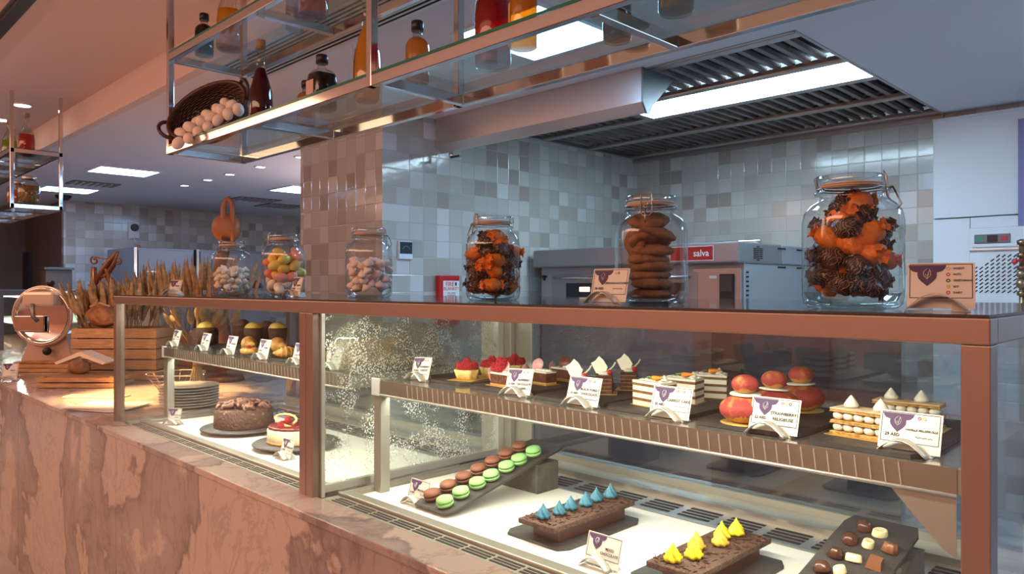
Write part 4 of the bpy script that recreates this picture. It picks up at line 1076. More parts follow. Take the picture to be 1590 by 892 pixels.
def price_card(p, rz, label, lines, price=None, icons=('r', 'y', 'k'), w=.086, h=.060, lean=.30, allerg=None, roll=0.0, hl=None, scale=1.0):
    """p: foot of the holder"""
    holder(p, rz, hl or ('steel holder of the ' + label), scale)
    t = thing('price_card', (0, 0, 0), label=label, cat='price card', group='price cards with a purple emblem')
    mtx = Matrix.Translation(p) @ Matrix.Rotation(rz, 4, 'Z') @ Matrix.Translation(Vector((.006, .0075, .004)) * scale) @ Matrix.Rotation(-lean, 4, 'X') @ Matrix.Rotation(roll, 4, 'Y') @ Matrix.Scale(scale, 4)
    t.matrix_world = mtx
    t.location = mtx.to_translation(); t.rotation_euler = mtx.to_euler(); t.scale = (scale,) * 3
    key = (w, h)
    if key not in _em:
        cd = B((-w / 2, 0, 0), (w / 2, .0007, h)); me = bpy.data.meshes.new('card'); cd.b.to_mesh(me); me.materials.append(M['card'])
        bd = MB(); e = .0028; lw = .0009; z0 = h * .22
        bd.box((-w / 2 + e, -.0003, z0), (w / 2 - e, 0, z0 + lw)); bd.box((-w / 2 + e, -.0003, h - e), (w / 2 - e, 0, h - e + lw)); bd.box((-w / 2 + e, -.0003, z0), (-w / 2 + e + lw, 0, h - e)); bd.box((w / 2 - e - lw, -.0003, z0), (w / 2 - e, 0, h - e))
        mb2 = bpy.data.meshes.new('border'); bd.b.to_mesh(mb2); mb2.materials.append(M['ink'])
        em = emblem_mesh(); me3 = bpy.data.meshes.new('emblem'); em.b.to_mesh(me3); me3.materials.append(M['purple'])
        lf = leaf_mark(); me4 = bpy.data.meshes.new('leaf_mark'); lf.b.to_mesh(me4); me4.materials.append(M['card'])
        _em[key] = (me, mb2, me3, me4)
    me, mb2, me3, me4 = _em[key]
    def part(name, m_, par, loc=(0, 0, 0)):
        o = bpy.data.objects.new(name, m_); COL.objects.link(o); o.parent = par; o.location = loc; return o
    part('card', me, t); part('border', mb2, t)
    eo = part('emblem', me3, t, (-w * .20, -.0006, h - .0034)); part('leaf_mark', me4, eo, (0, -.0006, .001))
    if allerg is None:
        its = [(s_, min(.0072, .054 / (len(s_) * .62)), w * .185, h * .56 - k * .0095) for k, s_ in enumerate(lines)]
        if price: its.append((price, .0066, -w * .40, h * .40, 'LEFT'))
        lt = lettering(its, 'ink', t); lt.location.y = -.0009
        # flowing script line under the name
        mb = MB(); zz = h * .56 - len(lines) * .0095 - .001
        for k in range(3):
            x0 = w * .10 + k * .008; mb.tube([(x0 + i * .0014, -.0004, zz + .0010 * math.sin(i * 1.9 + k)) for i in range(6)], .0004, 4)
            mb.ball((x0 + .003, -.0004, zz + .0022), .0004, sub=1)
        obj('script_line', mb, 'ink', t)
        mats = {'r': 'redink', 'y': 'yelink', 'k': 'ink'}
        for k, c_ in enumerate(icons):
            mb = MB().tube([(.0020 * math.cos(a * PI / 5), -.0004, .0020 * math.sin(a * PI / 5)) for a in range(10)], .0006, 4, closed=True)
            o = obj('allergen_ring', mb, mats[c_], t, (w * .14 + k * .0065, 0, h - .0085))
    else:
        for k, (s_, c_) in enumerate(allerg):
            z = h - .008 - k * .0082
            mb = MB().tube([(.0019 * math.cos(a * PI / 5), -.0004, .0019 * math.sin(a * PI / 5)) for a in range(10)], .0006, 4, closed=True)
            obj('allergen_ring', mb, c_, t, (w * .11, 0, z))
        lt = lettering([(s_, .0036, w * .18, h - .008 - k * .0082, 'LEFT') for k, (s_, c_) in enumerate(allerg)], 'ink', t); lt.location.y = -.0009
    return t
SH = 1.2505
def cardat(px, y, z, *a, **k):
    q = Wy(px, y); q.z = z; return price_card(q, 0, *a, **k)
cardat(1400, 1.185, SH, 'price card for the vanilla millefeuille', ['VANILLA MILLEFEUILLE'], '29 AED', ('r', 'y'))
cardat(1190, 1.18, SH, 'price card for the strawberry religieuse buns', ['STRAWBERRY', 'RELIGIEUSE'], '22 AED')
cardat(1030, 1.18, SH, 'price card for the carrot cake slices', ['CARROT CAKE'], '22 AED')
cardat(895, 1.18, SH, 'price card for the square chocolate layer cakes', ['BLACK FOREST', 'CHOCOLATE'], '22 AED')
cardat(796, 1.195, SH, 'price card in front of the raspberry topped cake', ['RASPBERRY', 'CHOCOLATE', 'CAKE'], '22 AED', w=.080, roll=-.05)
cardat(645, 1.21, SH, 'price card left of the raspberry tartlets', ['RASPBERRY', 'TARTLET'], '18 AED', w=.074, roll=-.05)
MD = ZB - .0055
cardat(640, 1.16, MD, 'price card beside the green macarons', ['MACARONS'], '8 AED', (), w=.080, h=.058)
cardat(925, 1.155, MD, 'price card between the blue and yellow chocolate boards', ['MIXED', 'CHOCOLATE'], None, (), w=.086)
q = Wy(437, 1.17); q.z = MD; price_card(q, 0, 'price card in front of the cheesecake', ['CHEESECAKE'], '25 AED', ('k',), w=.075)
q = Wy(265, 1.14); q.z = MD; price_card(q, .6, 'small folded price card at the left end of the lower deck', ['CHOCOLATE', 'CAKE'], None, (), w=.055, h=.062)
for px, nm in ((267, 'leftmost price card on the upper shelf of the left bay'), (312, 'second price card on the upper shelf of the left bay'), (352, 'third price card on the left bay shelf, before the first croissant'), (402, 'fourth price card on the left bay shelf, beside the berry danish'), (457, 'fifth price card on the left bay shelf, beside the brown post'), (510, 'price card seen through the misted divider')):
    cardat(px, 1.185, SH, nm, {267: ['COOKIE'], 312: ['MUFFIN'], 352: ['CROISSANT'], 402: ['DANISH'], 457: ['PAIN AU', 'CHOCOLAT'], 510: ['DONUT']}[px], '12 AED', ('k',), w=.078, h=.066, lean=.25)
q = Wy(935, 1.10); q.z = ZJ; price_card(q, 0, 'cream price card on the case left of the cookie jar', ['CHOCOLA N COOKIE'], '50 AED', ('y', 'k'), w=.084, h=.064, lean=.22)
q = Wy(1452, 1.075); q.z = ZJ; price_card(q, .25, 'allergen card on the case right of the near sweets jar', [], None, allerg=[('WHEAT', 'yelink'), ('NUTS', 'redink'), ('VEGETARIAN', 'ink'), ('SOY', 'yelink'), ('DAIRY', 'redink')], w=.078, h=.062, lean=.25)
q = Wy(452, 1.135); q.z = ZJ; price_card(q, 0, 'price card in front of the oval candy jar', ['CANDY'], '30 AED', (), w=.060, h=.06, lean=.25)
q = Wy(266, 1.20); q.z = ZJ; price_card(q, .5, 'price card on top of the case before the wheat row', ['BREAD'], None, (), w=.060, h=.06, lean=.3)

# ------------------------------------------------------------------ pastries on the upper shelf, right bay
def slate(name, x0, x1, y0, y1, z, label, th=.007, rz=0.0):
    rnd = random.Random(int(abs(x0) * 1000))
    cx, cy = (x0 + x1) / 2, (y0 + y1) / 2; w, h = (x1 - x0) / 2, (y1 - y0) / 2
    pts = []
    cs = [(-w, -h), (w, -h), (w, h), (-w, h)]
    for i in range(4):
        a, b = cs[i], cs[(i + 1) % 4]
        for k in range(1, 12):
            f = k / 12; pts.append((a[0] + (b[0] - a[0]) * f + rnd.uniform(-.0008, .0008), a[1] + (b[1] - a[1]) * f + rnd.uniform(-.0008, .0008)))
    mb = MB(); mb.prism(pts, th, 0)
    return obj(name, mb, 'slate', None, (cx, cy, z), (0, 0, rz), label=label, cat='serving slate')
slate('serving_slate', -1.60, -1.395, 1.225, 1.53, SH, 'black slate carrying the raspberry tartlets')
slate('serving_slate', -1.375, -1.185, 1.215, 1.53, SH, 'black slate under the raspberry and pink disc cakes')
slate('serving_slate', -1.150, -.960, 1.205, 1.52, SH, 'black slate under the square chocolate layer cakes')
slate('serving_slate', -.945, -.755, 1.205, 1.52, SH, 'black slate under the carrot cake slices')
slate('serving_slate', -.725, -.530, 1.185, 1.50, SH, 'black slate under the red choux buns')
slate('serving_slate', -.510, -.335, 1.165, 1.53, SH, 'black slate under the millefeuilles')
SZ = SH + .0074
raspm = pm('raspberry', (.55, .02, .035), .45, var=.35, var_scale=150)
def rasp_mb(h=.024, r=.0105):
    mb = MB(); mb.ball((0, 0, h * .5), (r * .9, r * .9, h * .5), sub=2)
    rows = 6
    for j in range(rows):
        f = (j + .5) / rows; z = h * f; rr = r * .92 * math.sqrt(max(.05, 1 - (2 * f - 1) ** 2 * .85))
        n = max(5, int(2 * PI * rr / .0042))
        for i in range(n):
            th = 2 * PI * (i + .5 * (j % 2)) / n; mb.ball((rr * math.cos(th), rr * math.sin(th), z), .0025, sub=1)
    return mb
RM = None
def raspberry(parent, loc, rot=(0, 0, 0), sc=1.0):
    global RM
    if RM is None:
        me = bpy.data.meshes.new('raspberry'); b_ = rasp_mb(); b_.b.to_mesh(me); me.materials.append(raspm); RM = me
    o = bpy.data.objects.new('raspberry', RM); COL.objects.link(o); o.location = loc; o.rotation_euler = rot; o.scale = (sc,) * 3
    if parent: o.parent = parent
    return o
gold = pm('gold_board', (.75, .52, .16), .35, .5)
crust = pm('tart_crust', (.88, .72, .30), .6, var_scale=50, col2=(.72, .48, .12)); 
t = thing('raspberry_tartlet', (-1.451, 1.285, SZ), .3, label='fluted tartlet heaped with raspberries, nearest the shelf front', cat='tartlet', group='raspberry tartlets')
obj('cake_board', B((-.037, -.037, 0), (.037, .037, .0012)), gold, t)
obj('crust', MB().lathe([(0, .0015), (.025, .0015), (.033, .027), (.031, .028), (.029, .024), (0, .022)], 64, shape=lambda th, r, z: 1 + .07 * math.cos(8 * th) * (1 if r > .02 else 0), caps=False), crust, t)
for i in range(7):
    th = 2 * PI * i / 6; r = .0195 if i < 6 else 0
    raspberry(t, (r * math.cos(th), r * math.sin(th), .022 + (.010 if i == 6 else 0)), (.25 * math.sin(th), 0, i))
dup(t, (-1.448, 1.372, SZ), 1.0, 'fluted tartlet heaped with raspberries, second from the shelf front')
dup(t, (-1.450, 1.460, SZ), 2.0, 'fluted tartlet heaped with raspberries, at the back of the slate')
choc = pm('dark_chocolate', (.075, .026, .016), .4, var=.3, var_scale=60); cream = pm('white_cream', (.90, .86, .74), .5, bump=.2, bump_scale=80)
sponge = pm('chocolate_sponge', (.17, .065, .035), .8, var_scale=120, col2=(.09, .03, .018), bump=.6, bump_scale=150)
pink = pm('pink_disc', (.86, .30, .36), .35, col2=(.90, .55, .55), var_scale=25); bdisc = pm('brown_disc', (.20, .06, .045), .3)
caram = pm('caramel_base', (.62, .34, .10), .5, var=.3, var_scale=60)
def disc(parent, loc, r, m_, rot, name='chocolate_disc', th=.0018):
    mb = MB().lathe([(0, -th / 2), (r * .97, -th / 2), (r, 0), (r * .97, th / 2), (0, th / 2)], 28, shape=lambda th_, rr, z: 1 + .02 * math.sin(5 * th_), caps=False)
    return obj(name, mb, m_, parent, loc, rot)
def bar_cake(p, label, rasp=False, dm=None):
    t = thing('chocolate_bar_cake', p, -.10, label=label, cat='cake', group='chocolate bar cakes with pink discs')
    obj('cake_board', B((-.050, -.024, 0), (.052, .024, .001)), gold, t)
    obj('caramel_base', B((-.040, -.018, .001), (.045, .018, .006), bev=.001), caram, t)
    obj('sponge', B((-.040, -.018, .006), (.045, .018, .028), bev=.001), sponge, t)
    mb = MB().box((-.041, -.0185, .0282), (.046, .0185, .033), 0, .002)
    for i in range(4): mb.ball((.0 + i * .012, 0, .034), (.009, .010, .004), jit=.06)
    obj('cream', mb, cream, t)
    disc(t, (-.0445, -.004, .024), .022, pink, (0, PI / 2 - .2, .4))
    disc(t, (-.006, 0, .046), .017, dm or pink, (1.2, .1, .2))
    if rasp:
        for i, (x, y, z) in enumerate(((-.030, -.008, .033), (-.012, -.010, .033), (-.030, .009, .033), (-.012, .009, .033), (-.021, 0, .046), (-.006, -.002, .043))): raspberry(t, (x, y, z), (0, 0, i), .95)
    return t
bar_cake((-1.290, 1.268, SZ), 'chocolate bar cake with raspberries and pink discs behind its card', True)
bar_cake((-1.268, 1.365, SZ), 'chocolate bar cake with a pink disc, middle of its slate', False)
bar_cake((-1.262, 1.460, SZ), 'chocolate bar cake with pink and brown discs, hindmost on its slate', False, bdisc)
whitech = pm('white_chocolate', (.88, .84, .66), .35); cherry = pm('glossy_cherry', (.60, .01, .015), .12, coat=.6)
def layer_cake(p, rz, label):
    t = thing('chocolate_layer_cake', p, rz, label=label, cat='cake', group='square chocolate layer cakes')
    obj('cake_board', B((-.030, -.028, 0), (.030, .028, .001)), gold, t)
    for i in range(5):
        obj('sponge_layer', B((-.0195, -.0195, .001 + i * .0085), (.0195, .0195, .0075 + i * .0085), bev=.0012), sponge if i < 4 else choc, t)
    for i in range(4): obj('cream_layer', B((-.0182, -.0182, .0075 + i * .0085), (.0182, .0182, .0095 + i * .0085)), pm('mocha_cream', (.32, .17, .11), .6) if i == 0 and 'mocha_cream' not in bpy.data.materials else bpy.data.materials['mocha_cream'], t)
    obj('cream_top', MB().ball((.002, 0, .045), (.016, .015, .006), jit=.05), cream, t)
    mb = MB(); mb.prism([(-.012, 0), (.008, -.002), (.014, .014), (.004, .030), (-.006, .038), (-.014, .028), (-.024, .022)], .0016, 0, Matrix(((1, 0, 0, -.006), (0, .2, -1, -.004), (0, 1, 0, .046), (0, 0, 0, 1))))
    obj('chocolate_leaf', mb, whitech, t)
    obj('chocolate_stick', MB().tube([(.002, .002, .048), (.012, .006, .053), (.021, .010, .062), (.025, .012, .070)], .0020, 6), whitech, t)
    obj('cherry', MB().ball((.013, -.012, .049), .0062), cherry, t)
    return t
bpy.data.materials.new('mocha_cream'); bpy.data.materials['mocha_cream'].use_nodes = True
bpy.data.materials['mocha_cream'].node_tree.nodes['Principled BSDF'].inputs[0].default_value = (.30, .16, .10, 1)
t = layer_cake((-1.042, 1.250, SZ), .55, 'square chocolate layer cake with white leaf, nearest and behind its card')
dup(t, (-1.045, 1.342, SZ), .6, 'square chocolate layer cake with white leaf, middle of its slate')
dup(t, (-1.045, 1.438, SZ), .55, 'square chocolate layer cake with white leaf, hindmost of its slate')
carrot = pm('carrot_sponge', (.27, .13, .045), .8, var=.3, var_scale=80, bump=.5, bump_scale=120)
def carrot_cake(p, rz, label):
    t = thing('carrot_cake_slice', p, rz, label=label, cat='cake', group='carrot cake slices')
    tri = lambda k: [(-.040 * k, -.022 * k), (.042 * k, -.024 * k), (.036 * k, .026 * k), (-.034 * k, .006 * k)]
    mb = MB(); mb.prism([(x * 1.12, y * 1.15) for x, y in tri(1)], .001); obj('cake_board', mb, gold, t)
    z = .001
    for i in range(3):
        mb = MB(); mb.prism(tri(1), .0095, 0, Matrix.Translation((0, 0, z))); obj('cream_layer', mb, cream, t); z += .0095
        mb = MB(); mb.prism(tri(1.01), .0055, 0, Matrix.Translation((0, 0, z))); obj('sponge_layer', mb, carrot, t); z += .0055
    mb = MB(); mb.prism(tri(1.02), .005, 0, Matrix.Translation((0, 0, z)))
    for i in range(10): mb.ball((random.uniform(-.028, .032), random.uniform(-.013, .013), z + .005), (.008, .007, .003), jit=.08, sub=1)
    obj('frosting', mb, cream, t)
    obj('carrot', MB().lathe([(0, 0), (.0045, .001), (.0050, .006), (.0035, .018), (.001, .026), (0, .0265)], 12, caps=False), pm('carrot_orange', (.92, .32, .03), .45), t, (.0, -.006, z + .011), (0, PI / 2 - .08, .2))
    mb = MB()
    for i in range(4): mb.tube([(0, -.006, z + .011), (-.006, -.008 + i * .003, z + .013), (-.011, -.010 + i * .005, z + .012)], .0010, 4)
    obj('carrot_leaves', mb, pm('marzipan_green', (.25, .45, .08), .5), t)
    obj('cream_kiss', MB().lathe([(0, 0), (.008, .001), (.008, .004), (.004, .009), (0, .014)], 16, caps=False), cream, t, (.022, .006, z + .005))
    return t
t = carrot_cake((-.862, 1.272, SZ), -.2, 'carrot cake slice nearest the shelf front, behind its card')
dup(t, (-.854, 1.365, SZ), .05, 'carrot cake slice in the middle of its slate')
dup(t, (-.850, 1.465, SZ), .35, 'carrot cake slice at the back of its slate')
choux = pm('red_choux', (.40, .055, .045), .7, var_scale=32, col2=(.60, .28, .08), bump=.4, bump_scale=60)
# keep mostly red: shift the ramp
for n in choux.node_tree.nodes:
    if n.type == 'VALTORGB': n.color_ramp.elements[0].position = .36; n.color_ramp.elements[1].position = .47
chouxb = pm('choux_golden', (.62, .31, .06), .6, var=.25, var_scale=30)
def religieuse(p, rz, label):
    t = thing('red_choux_bun', p, rz, label=label, cat='pastry', group='red two-tier choux buns')
    obj('cake_board', MB().lathe([(0, 0), (.043, 0), (.043, .001), (0, .001)], 28, caps=False), gold, t)
    def bun(r, h, z):
        mb = MB(); mb.ball((0, 0, z + h * .48), (r, r, h * .52), sub=4)
        for v in mb.b.verts:
            v.co.z = max(v.co.z, z)
            th = math.atan2(v.co.y, v.co.x); k = 1 + .025 * math.sin(5 * th + 1) ; v.co.x *= k; v.co.y *= k
        for f in mb.b.faces: f.material_index = 1 if f.calc_center_median().z < z + h * (.24 + .07 * math.sin(4 * math.atan2(f.calc_center_median().y, f.calc_center_median().x))) else 0
        return mb
    obj('large_bun', bun(.044, .050, .001), [choux, chouxb], t)
    disc(t, (0, 0, .0515), .027, cream, (.04, .03, 0), 'icing_disc', .0025)
    obj('small_bun', bun(.0235, .033, .053), [choux, chouxb], t)
    return t
t = religieuse((-.640, 1.228, SZ), 0, 'red two-tier choux bun nearest the shelf front')
dup(t, (-.632, 1.325, SZ), 2.0, 'red two-tier choux bun behind the strawberry card, middle of three')
dup(t, (-.629, 1.432, SZ), 4.1, 'red two-tier choux bun at the back of its slate')
puff = pm('puff_pastry', (.80, .52, .20), .6, var_scale=90, col2=(.60, .32, .09), bump=.8, bump_scale=120); puff_t = pm('sugared_pastry', (.92, .78, .58), .55, var_scale=60, col2=(.82, .58, .32), bump=.5, bump_scale=90)
def mille(p, rz, label):
    t = thing('millefeuille', p, rz, label=label, cat='pastry', group='vanilla millefeuilles')
    obj('cake_board', B((-.060, -.028, 0), (.060, .028, .001)), gold, t)
    z = .001
    for k in range(3):
        mb = MB()
        for j in range(3): mb.box((-.052 - random.uniform(0, .002), -.022, z + j * .0018), (.052 + random.uniform(0, .002), .022, z + .0014 + j * .0018), 0, .0005)
        if k == 2: mb.box((-.053, -.023, z + .0045), (.053, .023, z + .0065), 1, .001)
        obj('pastry_sheet', mb, [puff, puff_t], t); z += .0055
        if k < 2:
            for j in range(6):
                for y in (-.012, .012):
                    if y > 0 and j not in (0, 5): continue
                    obj('cream_dollop', MB().ball((-.043 + j * .0172, y, z + .0065), (.0088, .0105, .0075)), cream, t)
            mb = MB().box((-.045, -.004, z), (.045, .020, z + .013), 0, .003); obj('cream_filling', mb, cream, t)
            z += .013
    for x in (-.028, .020):
        k_ = obj('cream_kiss', MB().lathe([(0, 0), (.0105, .001), (.0115, .005), (.008, .011), (.003, .018), (0, .021)], 20, caps=False), cream, t, (x, 0, z + .001))
        mb = MB()
        for i in range(6): mb.ball((.008 * math.cos(i * 1.9) * (1 - i * .1), .008 * math.sin(i * 1.9) * (1 - i * .1), .008 + i * .0015), .0009, sub=1)
        obj('vanilla_flecks', mb, pm('fleck', (.25, .18, .03), .6) if 'fleck' not in bpy.data.materials else bpy.data.materials['fleck'], k_)
    return t
t = mille((-.437, 1.247, SZ), -.12, 'vanilla millefeuille nearest the shelf front, partly behind its card')
dup(t, (-.422, 1.395, SZ), .05, 'vanilla millefeuille at the back of its slate')

# ------------------------------------------------------------------ lower deck, right bay
DZ = ZB - .0055
def zr(y): return DZ + .012 + max(0, (y - 1.14)) * .232
def ramp(xa, xb, ylo, yhi, label, blocklabel, yb0=1.455, yb1=1.61):
    n = 24; rnd = random.Random(int(abs(xa) * 999)); pts = []
    L_ = math.hypot(yhi - ylo, zr(yhi) - zr(ylo))
    w = (xb - xa) / 2; h = L_ / 2; cs = [(-w, -h), (w, -h), (w, h), (-w, h)]
    for i in range(4):
        a, b = cs[i], cs[(i + 1) % 4]
        for k in range(1, 14):
            f = k / 14; pts.append((a[0] + (b[0] - a[0]) * f + rnd.uniform(-.0012, .0012), a[1] + (b[1] - a[1]) * f + rnd.uniform(-.0012, .0012)))
    mb = MB(); mb.prism(pts, .006, 0, Matrix.Translation((0, 0, -.006)))
    ang = math.atan2(zr(yhi) - zr(ylo), yhi - ylo)
    obj('slate_ramp', mb, 'slate', None, ((xa + xb) / 2, (ylo + yhi) / 2, (zr(ylo) + zr(yhi)) / 2), (ang, 0, 0), label=label, cat='serving slate')
    z1 = zr(yb0) - .0075
    mb = MB(); mb.prism([(yb0, DZ), (yb1, DZ), (yb1, min(z1, 9)), (yb0, z1)], xb - xa + .006, 0, Matrix(((0, 0, 1, xa - .003), (1, 0, 0, 0), (0, 1, 0, 0), (0, 0, 0, 1))))
    obj('stone_block', mb, 'stone', None, label=blocklabel, cat='display block')
ramp(-1.50, -1.362, 1.145, 1.575, 'sloping black slate carrying two rows of macarons', 'grey stone block propping the macaron slate', 1.455, 1.54)
ramp(-.572, -.438, 1.14, 1.53, 'sloping dark slate carrying assorted chocolates', 'grey stone block propping the chocolate slate', 1.40, 1.53)
gm = pm('green_shell', (.28, .56, .20), .6, bump=.1); gf = pm('green_filling', (.22, .42, .10), .6, bump=.5, bump_scale=200)
bm_ = pm('brown_shell', (.19, .065, .035), .6, bump=.1); bf = pm('brown_filling', (.06, .022, .014), .6)
slope = math.atan(.232)
def macaron(p, m1, m2, label, group):
    t = thing('macaron', p, label=label, cat='macaron', group=group, rot=(slope, 0, 0))
    top = [(0, .0145), (.0195, .0145), (.0215, .0155), (.0215, .0175), (.0195, .0225), (.013, .0255), (0, .0265)]
    bot = [(0, .0), (.014, .0003), (.0200, .004), (.0215, .0085), (.0215, .0105), (.0195, .0112), (0, .0112)]
    obj('shell', MB().lathe(top, 28, caps=False), m1, t); obj('shell', MB().lathe(bot, 28, caps=False), m1, t)
    obj('filling', MB().lathe([(0, .0112), (.0190, .0112), (.0196, .013), (.0190, .0145), (0, .0145)], 24, caps=False), m2, t)
    return t
od = ['first from the front', 'second from the front', 'third from the front', 'fourth from the front', 'fifth from the front', 'sixth from the front', 'hindmost']
g0 = b0_ = None
def ypx(px, x):
    t_ = (px - 795) / 1150; return x * (t_ + 1) / (t_ - 1)
for i, px in enumerate((689, 719, 739, 765, 785, 813, 835)):
    x = -1.400; y = max(1.17, ypx(px, x)); y = 1.17 + i * .052 + (.004 if i in (2, 4, 6) else 0)
    p = (x, y, zr(y) + .0003); lb = 'light green macaron of the right-hand row, ' + od[i]
    if g0: dup(g0, p, None, lb)
    else: g0 = macaron(p, gm, gf, lb, 'green macarons on the slate ramp')
for i in range(7):
    x = -1.462; y = 1.180 + i * .0525; p = (x, y, zr(y) + .0003); lb = 'chocolate brown macaron of the left-hand row, ' + od[i]
    if b0_: dup(b0_, p, None, lb)
    else: b0_ = macaron(p, bm_, bf, lb, 'brown macarons on the slate ramp')
cakeb = pm('cocoa_cake', (.11, .055, .038), .85, var=.4, var_scale=120, bump=1.0, bump_scale=130)
def board(x0, x1, y0, y1, label, slabel, sx0, sx1, sy0, sy1):
    slate('serving_slate', sx0, sx1, sy0, sy1, DZ, slabel, .006)
    t = thing('chocolate_board', ((x0 + x1) / 2, (y0 + y1) / 2, DZ + .0064), label=label, cat='chocolate cake')
    w, h = (x1 - x0) / 2, (y1 - y0) / 2
    obj('chocolate_base', B((-w * .72, -h * .78, 0), (w * .72, h * .86, .030), bev=.002), choc, t)
    mb = MB().box((-w, -h, .0302), (w, h, .042), 0, .002); obj('slab', mb, cakeb, t)
    mb = MB(); rnd = random.Random(5)
    for i in range(150):
        x, y = rnd.uniform(-w * .9, w * .9), rnd.uniform(-h * .95, h * .95); a = rnd.uniform(0, PI)
        mb.obox((x, y, .0435), (.010, .0016, .0016), (rnd.uniform(-.3, .3), rnd.uniform(-.3, .3), a))
    s_ = obj('chocolate_shavings', mb, choc, t); s_['kind'] = 'stuff'
    return t, DZ + .0064 + .0435
def kiss(p, m_, label, group, first=None, rz=0.0, sc=1.0):
    if first: return dup(first, p, rz, label, scale=sc)
    def shp(th, r, z): return 1 + .16 * math.cos(6 * th + z * 260)
    mb = MB().lathe([(0, 0), (.0120, .0005), (.0150, .0045), (.0148, .009), (.0120, .0110), (.0125, .0145), (.0095, .0170), (.0088, .0200), (.0058, .0230), (.0030, .0280), (.0008, .0330), (0, .0340)], 42, shape=shp, caps=False)
    o = obj('cream_swirl', mb, m_, None, p, (0, 0, rz), label=label, cat='piped cream', group=group); o.scale = (sc,) * 3
    return o
t, zt_ = board(-1.146, -1.040, 1.165, 1.455, 'raised chocolate board topped with blue cream swirls', 'black slate under the blue swirl chocolate board', -1.200, -1.020, 1.17, 1.46)
bl = pm('blue_cream', (.03, .17, .26), .5)
k0 = None
for i in range(6):
    o = kiss((-1.096 + (.003 if i % 2 else -.003), 1.196 + i * .0465, zt_), bl, 'blue cream swirl on the chocolate board, ' + ['first', 'second', 'third', 'fourth', 'fifth', 'last'][i] + ' from the front', 'blue cream swirls', k0, i * .8, (1, .95, .98, 1.02, 1, 1.05)[i]); k0 = k0 or o
t, zt_ = board(-.798, -.690, 1.150, 1.435, 'raised chocolate board topped with yellow cream swirls', 'black slate under the yellow swirl chocolate board', -.850, -.655, 1.15, 1.44)
ye = pm('yellow_cream', (.92, .70, .015), .45); oc = pm('ochre_cream', (.68, .42, .04), .45)
k0 = k1 = None
for i, (px, m_) in enumerate(((1057, ye), (1070, ye), (1096, oc), (1117, oc), (1138, ye), (1149, ye))):
    x = -.757 + (.018 if i in (1, 3) else 0) - (.004 if i == 2 else 0) + (.010 if i == 5 else 0); y = 1.178 + (0, .042, .088, .140, .178, .218)[i]
    f0_ = k0 if m_ is ye else k1
    o = kiss((x, y, zt_), m_, ('bright yellow' if m_ is ye else 'ochre yellow') + ' cream swirl on the chocolate board, ' + ['first', 'second', 'third', 'fourth', 'fifth', 'last'][i] + ' from the front', 'yellow cream swirls', f0_, i * .9, 1.05)
    if m_ is ye: k0 = k0 or o
    else: k1 = k1 or o
wc = pm('ivory_chocolate', (.82, .70, .42), .35); mc = pm('milk_chocolate', (.24, .095, .05), .3); dc = pm('dark_bonbon', (.075, .028, .02), .25)
def bonbon(kind, x, y, rz, m_, label):
    p = (x, y, zr(y) + .0003)
    if kind == 'oval':
        mb = MB().lathe([(0, 0), (.0118, 0), (.0125, .002), (.0112, .010), (.0095, .0115), (.008, .0108), (0, .0112)], 28, caps=False)
        for v in mb.b.verts: v.co.x *= 1.0; v.co.y *= .72
    elif kind == 'dome':
        mb = MB().lathe([(0, 0), (.0125, 0), (.0128, .003), (.0112, .010), (.0075, .0150), (0, .0168)], 24, shape=lambda th, r, z: 1 + .03 * math.cos(8 * th), caps=False)
    elif kind == 'fluted':
        mb = MB().lathe([(0, 0), (.0125, 0), (.0095, .013), (.0085, .014), (0, .0135)], 32, shape=lambda th, r, z: 1 + .06 * math.cos(8 * th), caps=False)
    else:
        mb = MB().lathe([(0, 0), (.0155, 0), (.0125, .014), (.0, .014)], 4, caps=False)
        for f in mb.b.faces: f.smooth = False
    o = obj('bonbon', mb, m_, None, p, (slope, 0, rz), label=label, cat='chocolate', group='assorted chocolates on the slate'); o.scale = (1.18,) * 3; return o
bl_ = [(1343, 819, 'dome', dc, 'domed dark chocolate at the upper left corner'), (1366, 829, 'oval', wc, 'oval white chocolate nearest the back edge'), (1319, 839, 'dome', dc, 'glossy dark dome left of the flat white oval'),
       (1347, 846, 'oval', wc, 'flat oval white chocolate in the middle'), (1381, 854, 'fluted', mc, 'round milk chocolate at the right edge'), (1297, 862, 'fluted', dc, 'fluted dark chocolate at the left edge'),
       (1325, 869, 'oval', wc, 'upright looking oval white chocolate'), (1358, 877, 'square', mc, 'square milk chocolate pyramid with flat top'), (1277, 884, 'dome', dc, 'dark dome at the lower left edge'), (1305, 888, 'oval', wc, 'oval white chocolate cut by the lower frame edge')]
for i, (px, py, kd, m_, lb) in enumerate(bl_):
    # intersect the view ray with the sloping slate
    t_ = (px - 795) / 1150; lo, hi = .8, 2.2
    for _ in range(40):
        d_ = (lo + hi) / 2; y_ = d_ * (t_ + 1) / S2; z_ = EYE - (py + 4 - 446) * d_ / 1150
        if z_ > zr(y_): lo = d_
        else: hi = d_
    bonbon(kd, d_ * (t_ - 1) / S2, d_ * (t_ + 1) / S2, .2 + i * .5 if kd != 'square' else .9, m_, lb + ' of the slate')

